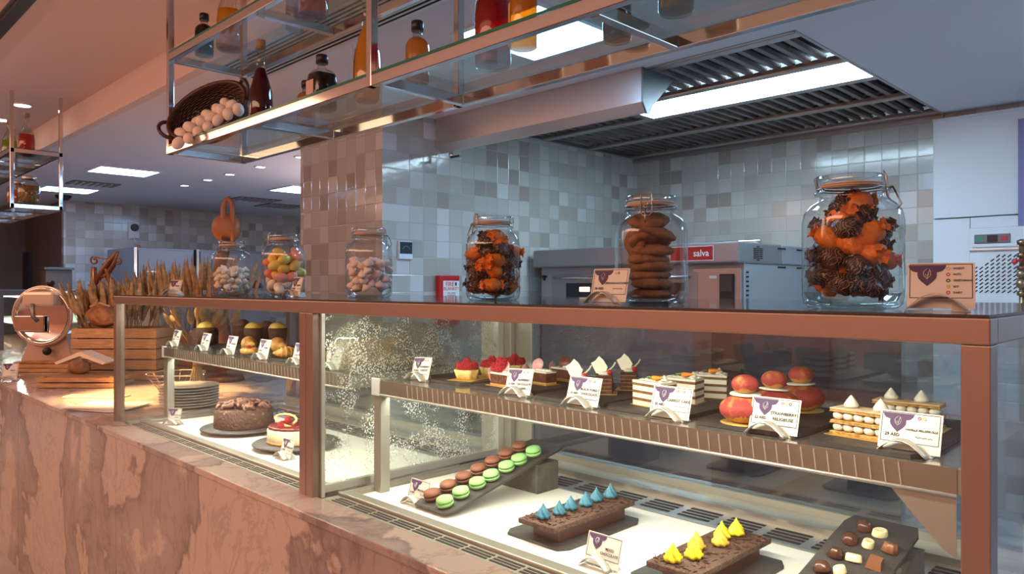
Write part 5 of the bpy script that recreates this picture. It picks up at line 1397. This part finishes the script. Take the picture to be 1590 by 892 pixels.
# ------------------------------------------------------------------ left bay
def round_stand(x, y, r, label):
    t = thing('round_slate_stand', (x, y, DZ), label=label, cat='cake stand')
    obj('plate', MB().lathe([(0, .012), (r * .98, .012), (r, .015), (r * .98, .018), (0, .018)], 48, caps=False), 'slate', t)
    for k in range(3):
        th = k * 2 * PI / 3 + .5
        obj('foot', MB().lathe([(0, 0), (.012, 0), (.010, .0118), (0, .0118)], 12, loc=(r * .6 * math.cos(th), r * .6 * math.sin(th), 0), caps=False), 'darksteel', t)
round_stand(-2.775, 1.300, .160, 'round black slate stand under the chocolate cake')
round_stand(-2.365, 1.300, .150, 'round black slate stand under the cheesecake')
t = thing('chocolate_cake', (-2.775, 1.300, DZ + .0184), label='round dark chocolate cake covered in chocolate curls and flakes', cat='cake')
fl_ = pm('flaked_chocolate', (.10, .045, .032), .6, col2=(.40, .26, .18), var_scale=90, bump=1.0, bump_scale=120)
for n in fl_.node_tree.nodes:
    if n.type == 'VALTORGB': n.color_ramp.elements[0].position = .30; n.color_ramp.elements[1].position = .40
obj('cake_body', MB().lathe([(0, 0), (.108, 0), (.110, .004), (.108, .066), (.10, .072), (0, .072)], 48, shape=lambda th, r, z: 1 + .01 * math.sin(13 * th + z * 200), caps=False), fl_, t)
mb = MB(); rnd = random.Random(8)
for i in range(80):
    th = rnd.uniform(0, 2 * PI); r = rnd.uniform(0, .095) ; z = .074 + (.1 - r) * .22
    a = rnd.uniform(0, PI); w = rnd.uniform(.012, .022)
    pts = [(-w + 2 * w * k / 6, .004 * math.sin(k), .010 * math.sin(PI * k / 6)) for k in range(7)]
    k_ = MB(); k_.tube(pts, rnd.uniform(.004, .008), 6)
    mb.merge(k_, Matrix.Translation((r * math.cos(th), r * math.sin(th), z)) @ Euler((rnd.uniform(-.6, .6), rnd.uniform(-.6, .6), a)).to_matrix().to_4x4())
o = obj('chocolate_curls', mb, pm('curl_chocolate', (.20, .085, .055), .5, var=.4, var_scale=40), t); o['kind'] = 'stuff'
t = thing('cheesecake', (-2.365, 1.300, DZ + .0184), label='round pale cheesecake with red berry topping and a lemon curl', cat='cake')
obj('cake_body', MB().lathe([(0, 0), (.098, 0), (.100, .004), (.099, .046), (.094, .050), (0, .050)], 48, caps=False), pm('cheesecake_side', (.85, .78, .50), .55, var=.1, var_scale=20), t)
obj('crumb_base', MB().lathe([(0, .0), (.1005, .0), (.1012, .005), (.1005, .009), (0, .009)], 48, caps=False), caram, t)
obj('berry_topping', MB().lathe([(0, .051), (.095, .051), (.097, .056), (.09, .060), (0, .061)], 48, shape=lambda th, r, z: 1 + .02 * math.sin(17 * th), caps=False), pm('berry_glaze', (.20, .018, .02), .15, var=.5, var_scale=60, bump=.6, bump_scale=70), t)
rnd = random.Random(4)
for i in range(4):
    th = i * 1.7; r = rnd.uniform(.04, .085); raspberry(t, (r * math.cos(th), r * math.sin(th), .058), (0, rnd.uniform(-.5, .5), i), 1.0)
obj('lemon_curl', MB().tube([(.05 * math.cos(a / 10 * PI * 1.6) - .02, .03 * math.sin(a / 10 * PI * 1.6) - .03, .068 + .02 * math.sin(a / 10 * PI)) for a in range(16)], .0045, 6), pm('lemon_zest', (.82, .62, .18), .5), t)
obj('white_petal', MB().ball((-.04, -.05, .068), (.014, .009, .006)), cream, t)
# viennoiserie on the left upper shelf
slate('serving_slate', -3.13, -2.86, 1.22, 1.55, SH, 'black slate under the muffins in the left bay')
slate('serving_slate', -2.84, -2.47, 1.205, 1.55, SH, 'black slate under the croissants in the left bay')
slate('serving_slate', -2.455, -2.06, 1.205, 1.55, SH, 'black slate under the berry danishes in the left bay')
crm = pm('croissant_crust', (.78, .42, .12), .4, var_scale=35, col2=(.55, .24, .05), bump=.3, bump_scale=50)
def croissant_mb(s_=1.0):
    mb = MB(); n = 44; pts = []; rr = []
    for i in range(n + 1):
        f = -1 + 2 * i / n; a = f * 1.25
        pts.append((.055 * math.sin(a) * s_, (.040 - .040 * math.cos(a)) * s_, .0))
        e = max(.12, (1 - abs(f) ** 1.7)); seg_ = (i * 7 / n) % 1
        rr.append((.027 * e + .0035) * (1 - .24 * seg_) * s_)
    pts = [(x, y, .024 * s_) for x, y, z in pts]
    mb.tube(pts, rr, 16)
    for v in mb.b.verts: v.co.z = max(v.co.z, .0)
    return mb
SZL = SH + .0074
c0 = None
for i, (x, y, rz, lb) in enumerate(((-2.715, 1.290, -.5, 'golden croissant nearest the muffins'), (-2.590, 1.345, -.4, 'golden croissant, second along the row'), (-2.500, 1.425, -.5, 'golden croissant beside the brown post'), (-2.335, 1.245, 1.6, 'small croissant curled in front of the fifth card'))):
    if c0 is None: c0 = obj('croissant', croissant_mb(), crm, None, (x, y, SZL), (0, 0, rz), label=lb, cat='croissant', group='croissants in the left bay')
    else:
        c = c0.copy(); COL.objects.link(c); c.location = (x, y, SZL); c.rotation_euler = (0, 0, rz); c['label'] = lb
        if i == 3: c.scale = (.7, .7, .75)
mufp = pm('muffin_paper', (.12, .045, .025), .7, var=.3, var_scale=30); muft = pm('muffin_top', (.86, .58, .12), .6, col2=(.70, .36, .06), var_scale=40, bump=.4)
mufd = pm('dark_muffin_top', (.17, .07, .04), .7, bump=.6)
m0 = None
def muffin(p, lb, topm, sc=1.0):
    t = thing('muffin', p, label=lb, cat='muffin', group='muffins in the left bay')
    obj('paper_case', MB().lathe([(0, 0), (.028, 0), (.036, .05), (.038, .075), (.034, .07), (0, .07)], 40, shape=lambda th, r, z: 1 + .035 * math.cos(18 * th) * (z > 0), caps=False), mufp, t)
    obj('muffin_top', MB().ball((0, 0, .070), (.035, .035, .028), jit=.05, sub=3), topm, t)
    t.scale = (sc,) * 3
    return t
muffin((-3.07, 1.275, SZL), 'muffin with a yellow top in a brown case, leftmost', muft)
muffin((-2.90, 1.40, SZL), 'muffin with a bright yellow top, middle of the row', muft)
muffin((-2.82, 1.465, SZL), 'muffin with a yellow top behind the croissants', muft)
muffin((-3.07, 1.43, SZL), 'all-dark chocolate muffin at the back of the left bay', mufd, 1.05)
muffin((-2.97, 1.49, SZL), 'dark chocolate muffin hidden behind the yellow-topped one', mufd)
t = thing('brownie_loaf', (-3.15, 1.30, SH), .3, label='dark chocolate brownie loaf at the left end of the left shelf', cat='cake')
obj('loaf', B((-.035, -.05, 0), (.035, .05, .07), bev=.008), fl_, t); obj('glaze', B((-.032, -.047, .0701), (.032, .047, .074), bev=.002), choc, t)
def danish(p, rz, lb, sc=1.0):
    t = thing('berry_danish', p, rz, label=lb, cat='pastry', group='berry danishes in the left bay')
    mb = MB().tube([(.028 * math.cos(a * PI / 12), .028 * math.sin(a * PI / 12), .014) for a in range(24)], [.0135 + .002 * (a % 3) for a in range(24)], 10, closed=True)
    mb.ball((0, 0, .010), (.028, .028, .009)); 
    for v in mb.b.verts: v.co.z = max(0, v.co.z)
    obj('pastry_ring', mb, crm, t)
    obj('custard', MB().ball((0, 0, .019), (.018, .018, .007)), pm('custard', (.85, .72, .42), .5) if 'custard' not in bpy.data.materials else bpy.data.materials['custard'], t)
    raspberry(t, (.004, -.004, .020), (.2, .2, 0), .95); t.scale = (sc,) * 3
    return t
d0 = danish((-2.565, 1.222, SZL), .4, 'berry danish between the third and fourth cards', .74)
for p, lb in (((-2.385, 1.262, SZL), 'berry danish right beside the fourth card'), ((-2.40, 1.350, SZL), 'berry danish behind the fourth card'), ((-2.26, 1.330, SZL), 'berry danish next to the brown post'), ((-2.195, 1.235, SZL), 'berry danish directly beside the fifth card')):
    dup(d0, p, random.uniform(0, 3), lb)
dn = pm('doughnut', (.80, .48, .16), .5, var_scale=30, col2=(.90, .82, .66))
o = obj('sugared_doughnut', MB().tube([(.030 * math.cos(a * PI / 14), .030 * math.sin(a * PI / 14), .017) for a in range(28)], .017, 12, closed=True), dn, None, (-2.08, 1.30, SZL + .0), label='sugared doughnut, lower one right of the brown post', cat='doughnut', group='doughnuts by the post')
c = o.copy(); COL.objects.link(c); c.location = (-2.07, 1.305, SZL + .035); c.rotation_euler = (.1, 0, 1); c['label'] = 'sugared doughnut lying on top of the lower one'
# cloudy dome over breads at the right end of the left bay
DX, DY = -1.905, 1.355
t = thing('plastic_dome', (DX, DY, SH), label='wet clouded plastic dome covering pastries beside the divider', cat='food cover')
mb = MB(); ring = []
prof_ = [(.0, 1.0), (.05, .99), (.10, .93), (.125, .84), (.137, .66), (.14, .0)]
for (z, k) in prof_:
    pass
for j, (z, k) in enumerate([(0, 1.0), (.03, .985), (.07, .95), (.105, .90), (.125, .84), (.136, .74), (.141, .55), (.142, .0)]):
    r_ = []
    for i in range(48):
        th = 2 * PI * i / 48; n_ = 5
        q_ = 1 / (abs(math.cos(th)) ** n_ + abs(math.sin(th)) ** n_) ** (1 / n_)
        r_.append(mb.b.verts.new((.095 * k * q_ * math.cos(th), .170 * k * q_ * math.sin(th), z)))
    ring.append(r_)
for a_, c_ in zip(ring, ring[1:]):
    for i in range(48):
        f = mb.b.faces.new((a_[i], a_[(i + 1) % 48], c_[(i + 1) % 48], c_[i])); f.smooth = True
bmesh.ops.remove_doubles(mb.b, verts=mb.b.verts, dist=1e-5)
obj('cover', mb, 'dome', t)
mb = MB(); oval(mb, .099, .174, .002, .003, 48)
obj('rim', MB().box((-.098, -.172, 0), (.098, .172, .002)), 'slate', t, label='dark slate base')
for i, (x, y, z, s_, lb) in enumerate(((-.03, -.09, .002, 1.05, 'leftmost'), (.02, -.02, .002, 1.1, 'middle'), (-.02, .06, .002, 1.1, 'right-hand'), (.0, -.05, .050, 1.0, 'upper left'), (.0, .04, .052, 1.0, 'upper right'))):
    c = c0.copy(); COL.objects.link(c); c.location = (DX + x, DY + y, SH + z); c.rotation_euler = (0, 0, 1.3 + i); c.scale = (s_,) * 3; c['label'] = lb + ' golden pastry under the wet dome'; c['group'] = 'pastries under the dome'

# ------------------------------------------------------------------ bakery table left of the case
TZ = .9505
M['wood'] = pm('pale_wood', (.60, .34, .17), .6, var=.3, var_scale=14, aniso=(1, 8, 8))
M['wood2'] = pm('brown_wood', (.40, .20, .09), .6, var=.35, var_scale=12, aniso=(1, 8, 8))
M['chocsc'] = pm('moulded_chocolate', (.14, .045, .02), .3, var=.2, var_scale=8)
def crate(p, rz, w, d, h, ns, label, m_='wood'):
    t = thing('wooden_crate', tuple(p), rz, label=label, cat='crate')
    sh_ = h / ns
    for k in range(ns):
        z0 = k * sh_ + .002; z1 = (k + 1) * sh_ - .005
        mb = MB(); mb.box((-w / 2, -d / 2, z0), (w / 2, -d / 2 + .01, z1), 0, .001); mb.box((-w / 2, d / 2 - .01, z0), (w / 2, d / 2, z1), 0, .001)
        mb.box((-w / 2, -d / 2 + .01, z0), (-w / 2 + .01, d / 2 - .01, z1), 0, .001); mb.box((w / 2 - .01, -d / 2 + .01, z0), (w / 2, d / 2 - .01, z1), 0, .001)
        obj('slats', mb, m_, t)
    for x in (-w / 2 + .011, w / 2 - .031):
        for y in (-d / 2 + .011, d / 2 - .031): obj('corner_batten', B((x, y, 0), (x + .02, y + .02, h)), m_, t)
    obj('bottom_board', B((-w / 2 + .012, -d / 2 + .012, .004), (w / 2 - .012, d / 2 - .012, .012)), m_, t)
    return t
def tp(px, py): 
    q = Wz(px, py, TZ); return q
V45 = PI / 4
pA = tp(118, 603)
pA = pA + Vector((-.707, .707, 0)) * .10
# added glowing slab standing in for amber-lit marble by the low crate
pH = tp(150, 617)
t = thing('marble_glow', (pH.x, pH.y, TZ), V45, label='added glowing amber slab standing in for lit marble before the low crate', cat='glow slab')
obj('frame', B((-.15, -.045, 0), (.15, .045, .006), bev=.002), 'steel_light', t)  # rim of the added glow slab
obj('marble_glow_face', B((-.145, -.040, .0062), (.145, .040, .009)), emit('amber_glow', (1.0, .50, .14), 4), t)
crate(pA, V45, .42, .22, .062, 2, 'low slatted wooden crate holding dark bread on the marble')
obj('bread_board', B((-.17, -.085, 0), (.17, .085, .015), bev=.004), 'wood2', None, tuple(pA + Vector((0, 0, .0485))), (0, 0, V45), label='brown board of flat bread lying in the low crate', cat='board')
brd = pm('dark_bread', (.30, .14, .06), .8, var=.4, var_scale=30, bump=.6, bump_scale=50)
o = obj('bread_loaf', MB().ball((0, 0, .035), (.065, .05, .045), jit=.06, sub=3), brd, None, tuple(pA + Vector((-.06, -.02, .064))), (0, 0, .3), label='dark round bread loaf in parchment on the low crate', cat='bread')
mb = MB(); mb.prism([(-.14, 0), (.0, .06), (.15, 0), (.13, -.012), (0, .035), (-.13, -.012)], .12, 0, Matrix(((1, 0, 0, 0), (0, 0, 1, -.03), (0, 1, 0, .015), (0, 0, 0, 1))))
obj('parchment', mb, pm('parchment', (.82, .72, .58), .7), None, tuple(pA + Vector((-.08, .0, .111))), (0, 0, V45), label='folded parchment sheet tented over the dark loaf', cat='paper')
pB = tp(205, 588); pB = Vector((pB.x, pB.y, TZ))
pT = Wd(197, 560, 4.5); pT.z = TZ
crate(pT, V45, .50, .30, .31, 5, 'tall slatted wooden crate of wheat behind the left end of the case')
# wheat in the tall crate and along the back of the case
wheatm = pm('dried_wheat', (.42, .28, .14), .8, var=.4, var_scale=40, bump=.4)
def wheat_mb(n, spread, hmin, hmax, seed, lean=.35, dirx=0.0):
    rnd = random.Random(seed); mb = MB()
    for i in range(n):
        a = rnd.uniform(0, 2 * PI); r = rnd.uniform(0, .03); h = rnd.uniform(hmin, hmax)
        l = Vector((rnd.uniform(-spread, spread) + dirx, rnd.uniform(-spread, spread), 0))
        b_ = Vector((r * math.cos(a), r * math.sin(a), 0)); tp_ = b_ + l * h + Vector((0, 0, h))
        mid = b_ + l * h * .4 + Vector((0, 0, h * .5))
        mb.tube([b_, mid, b_ + (tp_ - b_) * .72], .0016, 4)
        d_ = (tp_ - mid).normalized(); st = b_ + (tp_ - b_) * .70; e = h * .30
        k_ = MB().lathe([(0, 0), (.008, .06 * e / .1 * .1), (.0145, e * .35), (.012, e * .7), (.003, e), (0, e * 1.02)], 7, shape=lambda th, rr, z: 1 + .25 * math.sin(z * 600), caps=False)
        mb.merge(k_, Matrix.Translation(st) @ d_.to_track_quat('Z', 'Y').to_matrix().to_4x4())
        for j in range(3):
            w_ = Vector((rnd.uniform(-.3, .3), rnd.uniform(-.3, .3), 1)).normalized(); mb.tube([tp_ - d_ * .04, tp_ - d_ * .02 + (d_ + w_ * .4).normalized() * .035], .0006, 3)
    return mb
for i in range(7):
    px = 150 + i * 0
    q = pT + Vector((0, 0, .013)) + Vector((.707, .707, 0)) * (-.19 + i * .045)
    q += Vector((.707, -.707, 0)) * (.04 if i % 2 else -.04)
    obj('wheat_bundle', wheat_mb(16, .20, .46, .60, 40 + i, dirx=-.10 + i * .02), wheatm, None, tuple(q), (0, 0, V45), label=['leftmost wheat bundle standing in the tall crate', 'second wheat bundle from the left in the tall crate', 'third wheat bundle from the left in the tall crate', 'middle wheat bundle in the tall crate', 'fifth wheat bundle from the left in the tall crate', 'sixth wheat bundle from the left in the tall crate', 'rightmost wheat bundle in the tall crate'][i], cat='wheat bundle', group='wheat bundles in the tall crate')
# planter with wheat row behind the case
t = crate(Vector((-5.5, 2.10, TZ)), 0, 1.90, .16, .22, 3, 'long slatted crate of wheat behind the left bay', 'wood2')
for i in range(9):
    obj('wheat_bundle', wheat_mb(15, .19, .56, .74, 60 + i, dirx=.05), wheatm, None, (-6.34 + i * .21, 2.10, TZ + .013), (0, 0, i), label=['leftmost', 'second', 'third', 'fourth', 'fifth', 'sixth', 'seventh', 'eighth', 'rightmost'][i] + ' wheat bundle of the row behind the case top, counted from the left', cat='wheat bundle', group='wheat row behind the case')
t = thing('wheat_sheaf', (-3.62, 1.46, TZ), .2, label='tied wheat sheaf standing upside-flared outside the left glass end', cat='wheat sheaf')
obj('upper_ears', wheat_mb(26, .50, .26, .34, 91), wheatm, t, (0, 0, .16))
mb = MB(); rnd = random.Random(2)
for i in range(40):
    a = rnd.uniform(0, 2 * PI); mb.tube([(.012 * math.cos(a), .012 * math.sin(a), .19), (.035 * math.cos(a), .035 * math.sin(a), .09), (.07 * math.cos(a), .07 * math.sin(a), 0.002)], .0014, 4)
obj('stalks', mb, wheatm, t); obj('tie', MB().tube([(.018 * math.cos(a), .018 * math.sin(a), .175) for a in [k * PI / 6 for k in range(12)]], .004, 5, closed=True), 'wood2', t)
# wire basket and white plates
q = Vector((-3.78, 1.42, TZ))
t = thing('wire_basket', tuple(q), label='round copper wire basket on the glowing marble outside the glass', cat='basket')
mb = MB()
for k in range(5):
    r = .05 + .022 * k; mb.tube([(r * math.cos(a * PI / 12), r * math.sin(a * PI / 12), .003 + .03 * k) for a in range(24)], .0018, 4, closed=True)
obj('rings', mb, 'wire', t); mb = MB()
for a in range(12):
    th = a * PI / 6; mb.tube([((.05 + .022 * k) * math.cos(th), (.05 + .022 * k) * math.sin(th), .003 + .03 * k) for k in range(5)], .0015, 4)
obj('ribs', mb, 'wire', t)
pl0 = None
for i in range(8):
    p = (-3.46, 1.36, TZ + i * .0125); lb = ['bottom', 'second', 'third', 'fourth', 'fifth', 'sixth', 'seventh', 'top'][i] + ' white plate of the stack beside the glass end'
    if pl0 is None: pl0 = obj('plate', MB().lathe([(0, .001), (.065, .001), (.07, 0), (.10, .008), (.128, .012), (.130, .0138), (.127, .0142), (.10, .0108), (.068, .005), (0, .005)], 40, caps=False), pm('porcelain', (.82, .80, .76), .2), None, p, label=lb, cat='plate', group='stacked white plates')
    else:
        c = pl0.copy(); COL.objects.link(c); c.location = p; c['label'] = lb
q = tp(160, 634)
mb = MB(); n = 8
for i in range(3): mb.obox((i * .01, i * .008, .003 + i * .004), (.30, .20, .002), (0, 0, .1 * i), 0, .0008)
mb.obox((-.14, -.06, .008), (.07, .10, .002), (0, .25, .1), 0, .0008)
obj('napkin_stack', mb, pm('white_paper', (.80, .72, .66), .7), None, tuple(q), (0, 0, .5), label='white folded papers on the marble beside the left case post', cat='paper')
# second and third trays further left
pC = tp(88, 575)
crate(Vector((pC.x, pC.y, TZ)), V45 + .05, .52, .26, .055, 2, 'shallow wooden tray behind the low crate, carrying a baked slab')
obj('baked_slab', MB().box((-.22, -.10, 0), (.22, .10, .018), 0, .006), pm('flatbread', (.45, .20, .08), .7, var=.4, var_scale=20, bump=.4), None, (pC.x, pC.y, TZ + .046), (0, 0, V45 + .05), label='long golden brown baked slab on the shallow tray', cat='bread')
pD = tp(135, 568) + Vector((-.707, .707, 0)) * .28
crate(Vector((pD.x, pD.y, TZ)), V45, .50, .26, .15, 3, 'wooden crate with white paper between the slicer and the tall crate')
obj('paper_liner', MB().box((-.2, -.09, 0), (.2, .09, .006), 0, .002), pm('liner_paper', (.75, .66, .58), .7), None, (pD.x, pD.y, TZ + .152), (0, 0, V45 + .06), label='white paper liner on top of the crate beside the slicer', cat='paper')
t = thing('bread_basket', tuple(tp(132, 578)), V45, label='small wire cradle with a bright rim in front of the middle crate', cat='basket')
mb = MB()
for k in range(2): mb.tube([(.11 * math.cos(a * PI / 12), .05 * math.sin(a * PI / 12), .01 + .065 * k) for a in range(24)], .0025, 5, closed=True)
for a in range(12): mb.tube([(.11 * math.cos(a * PI / 6), .05 * math.sin(a * PI / 6), .01), (.11 * math.cos(a * PI / 6), .05 * math.sin(a * PI / 6), .075)], .002, 4)
obj('wire_frame', mb, 'wire', t)
obj('handle', MB().tube([(.11 + .04 * math.sin(a * PI / 8), 0, .005 + .05 * (1 - math.cos(a * PI / 8))) for a in range(9)], .003, 5), 'wire', t)
for i, px in enumerate((148, 156, 164)):
    q = tp(px, 581); price_card(q, V45, ('left', 'middle', 'right')[i] + ' small price card standing between the wooden crates', ['BREAD'], None, (), w=.045, h=.06, lean=.2)
q = tp(10, 592); price_card(q, V45, 'price card at the far left edge of the marble', ['BREAD'], None, (), w=.07, h=.075, lean=.2, scale=1.3)
# meat slicer
pS = tp(45, 580) + Vector((-.707, .707, 0)) * .25
t = thing('meat_slicer', (pS.x, pS.y, TZ), V45, label='pale enamel flywheel slicer with round blade guard on the marble table', cat='slicer')
sl = pm('slicer_enamel', (.62, .50, .42), .3, .3)
mb = MB()
mb.prism([(-.19, 0), (.19, 0), (.13, .24), (-.07, .28)], .16, 0, Matrix(((1, 0, 0, 0), (0, 0, 1, -.08), (0, 1, 0, 0), (0, 0, 0, 1)))); obj('pedestal', mb, sl, t)
obj('base_plate', B((-.24, -.14, 0), (.24, .14, .03), bev=.008), sl, t)
k_ = MB().lathe([(.0, 0), (.165, 0), (.185, .012), (.19, .03), (.18, .045), (.172, .03), (.16, .02), (0, .02)], 40, caps=False)
obj('blade_guard', MB().merge(k_, Matrix.Translation((0, -.09, .36)) @ Matrix.Rotation(PI / 2, 4, 'X')), 'chrome', t)
obj('blade_ring', MB().tube([(.19 * math.cos(a * PI / 20), -.115, .36 + .19 * math.sin(a * PI / 20)) for a in range(40)], .010, 8, closed=True), sl, t)
obj('motor_housing', MB().box((-.09, -.19, .42), (.12, .06, .52), 0, .02), sl, t)
obj('top_knob', MB().lathe([(0, .52), (.02, .52), (.018, .56), (.028, .575), (.026, .59), (0, .595)], 14, loc=(.02, -.06, 0), caps=False), 'black', t)
obj('front_knob', MB().ball((.04, -.13, .13), .028), 'black', t)
obj('meat_arm', MB().tube([(-.02, -.19, .44), (.0, -.21, .36), (.03, -.21, .33)], .014), 'darksteel', t)
obj('thickness_plate', B((-.17, -.135, .26), (.02, -.12, .36), bev=.003), 'chrome', t)
# upright steel screen behind the slicer
q = tp(112, 572) + Vector((-.707, .707, 0)) * .72
t = thing('steel_screen', (q.x, q.y, TZ), V45, label='tilted polished steel plate standing behind the slicer and crates', cat='screen')
obj('plate', B((-.24, -.01, .05), (.26, .01, .46), bev=.006), 'steel_light', t); obj('stand', B((-.2, -.05, 0), (.2, .05, .05), bev=.004), 'darksteel', t)
# glass bowl stand at the very left
q = tp(2, 588); t = thing('glass_stand', tuple(q), label='glass serving stand cut by the left picture edge', cat='stand')
obj('stem', MB().lathe([(0, 0), (.09, 0), (.03, .02), (.02, .1), (.10, .13), (.11, .16)], 24, caps=False), 'jar', t)
obj('bowl', MB().lathe([(.11, .161), (.13, .20), (.125, .25)], 24, caps=False), 'jar', t)
# moulded chocolate sculptures
q = Wd(155, 560, 4.95)
t = thing('chocolate_sculpture', (q.x, q.y, TZ), V45, label='tall angular chocolate sculpture with scrolls rising from the wheat', cat='sculpture')
def zpx(py, d): return EYE - (py - 446) * d / 1150 - TZ
def S(px, py): return ((px - 155) * 4.95 / 1150, 0, zpx(py, 4.95))
mb = MB(); mb.tube([S(184, 390), S(172, 404), S(160, 420), S(150, 440)], [.006, .022, .020, .016], 6); mb.tube([S(184, 390), S(176, 412), S(166, 428), S(150, 432)], [.006, .016, .018, .012], 6)
mb.tube([S(160, 410), S(168, 425), S(172, 445), S(172, 470), S(168, 520), S(165, 585)], [.010, .02, .022, .022, .03, .03], 6); mb.tube([S(146, 415), S(146, 470), S(150, 520), S(155, 586)], [.018, .03, .03, .03], 8)
obj('angular_body', mb, 'chocsc', t)
def scroll(cx, cy, r, sg, start):
    pts = []
    for i in range(26):
        f = i / 25; a = start + sg * f * 2 * PI * 1.15; rr = r * (1 - .75 * f)
        pts.append(S(cx + rr * math.cos(a), cy - rr * math.sin(a)))
    return pts
mb = MB(); mb.tube([S(170, 404), S(165, 402), S(152, 400)] + scroll(147, 405, 7, 1, PI / 2)[2:], .006, 6); obj('left_scroll', mb, 'chocsc', t)
mb = MB(); mb.tube([S(166, 408), S(175, 411), S(182, 411)] + scroll(183, 405, 6.5, 1, -PI / 2)[2:], .006, 6); obj('right_scroll', mb, 'chocsc', t)
mb = MB(); mb.tube([S(168, 428), S(176, 436), S(182, 448), S(181, 462)], [.012, .013, .010, .008], 6); obj('curved_arm', mb, 'chocsc', t)
mb = MB(); mb.tube([S(118, 476), S(130, 465), S(142, 455), S(150, 462)], [.004, .03, .035, .02], 6)
mb.tube([S(136, 470), S(126, 485), S(126, 500), S(138, 512), S(146, 500), S(140, 488)], .026, 7); mb.tube([S(138, 512), S(132, 522), S(146, 530)], .028, 7)
obj('curled_leaf', mb, 'chocsc', t)
q = Wd(163, 560, 4.42)
t = thing('country_loaf', tuple(Vector((q.x, q.y, TZ + .316))), .4, label='round crusty bread lying on the tall crate under the wheat', cat='bread')
obj('crust', MB().ball((0, 0, .065), (.10, .09, .07), jit=.07, sub=3), pm('loaf_crust', (.40, .18, .08), .8, var=.45, var_scale=25, bump=.6), t)
obj('score', MB().tube([(-.06, -.05, .115), (0, -.03, .138), (.06, -.02, .118)], .008, 5), pm('loaf_crumb', (.65, .42, .22), .8), t)
q = Wd(350, 560, 4.35)
t = thing('chocolate_figure', (q.x, q.y, TZ), V45, label='rounded brown chocolate figure with a looped top between the two left jars', cat='sculpture')
def S2_(px, py): return ((px - 350) * 4.35 / 1150, 0, EYE - (py - 446) * 4.35 / 1150 - TZ)
chb = pm('tan_chocolate', (.30, .105, .04), .45, var=.2, var_scale=6)
mb = MB(); mb.tube([S2_(347, 384), S2_(347, 345), S2_(347, 322), S2_(350, 312), S2_(355, 309), S2_(360, 314), S2_(361, 330), S2_(361, 384)], [.016, .016, .016, .016, .017, .016, .016, .016], 8); obj('strap_loop', mb, chb, t)
for px, nm, dx in ((347, 'left_half', 0), (364, 'right_half', 0)):
    c_ = S2_(px - (1 if px < 350 else -1) * -2, 354); obj('round_disc', MB().ball((c_[0] * .28, .02, c_[2]), (.088, .045, .088), sub=3), chb, t) if nm == 'left_half' else None
mb = MB(); mb.tube([S2_(352, 370), S2_(345, 400), S2_(338, 430), S2_(336, 460), S2_(342, 500), S2_(350, 575)], [.03, .035, .03, .035, .05, .07], 10)
obj('body', mb, 'chocsc', t); obj('base_disc', MB().lathe([(0, 0), (.11, 0), (.10, .03), (0, .035)], 24, caps=False), 'chocsc', t)
for c_ in t.children: 
    if c_.name.startswith('body') or c_.name.startswith('base'): pass
# far glass display behind the table
t = thing('far_display_case', (0, 0, 0), label='low lit glass display case in the distance at the far left', cat='display case')
fx0, fx1, fy0, fy1 = -10.5, -7.95, 1.45, 2.15
obj('base_cabinet', B((fx0, fy0, 0), (fx1, fy1, .92)), 'darksteel', t)
mb = MB(); mb.box((fx0, fy0, 1.42), (fx1, fy1, 1.47), 0, .004); 
for x in (fx0, fx1 - .03):
    for y in (fy0, fy1 - .03): mb.box((x, y, .92), (x + .03, y + .03, 1.42))
obj('frame', mb, 'darksteel', t)
obj('glass_panes', MB().box((fx0 + .01, fy0 + .01, .92), (fx1 - .01, fy0 + .016, 1.42)).box((fx1 - .016, fy0 + .02, .92), (fx1 - .01, fy1 - .01, 1.42)), 'pane', t)
obj('back_panel', B((fx0, fy1 - .02, .925), (fx1 - .04, fy1 - .012, 1.415)), pm('greenish_back', (.60, .68, .60), .4), t)
obj('white_deck', B((fx0 + .04, fy0 + .03, .921), (fx1 - .04, fy1 - .03, .935)), 'deck', t)
obj('light_tube', B((fx0 + .05, fy0 + .25, 1.40), (fx1 - .05, fy0 + .28, 1.418)), emit('green_white', (.85, 1.0, .85), 60), t)
obj('shelf_plate', B((fx0 + .03, fy0 + .15, 1.15), (fx1 - .05, fy1 - .03, 1.158)), 'steel_light', t)
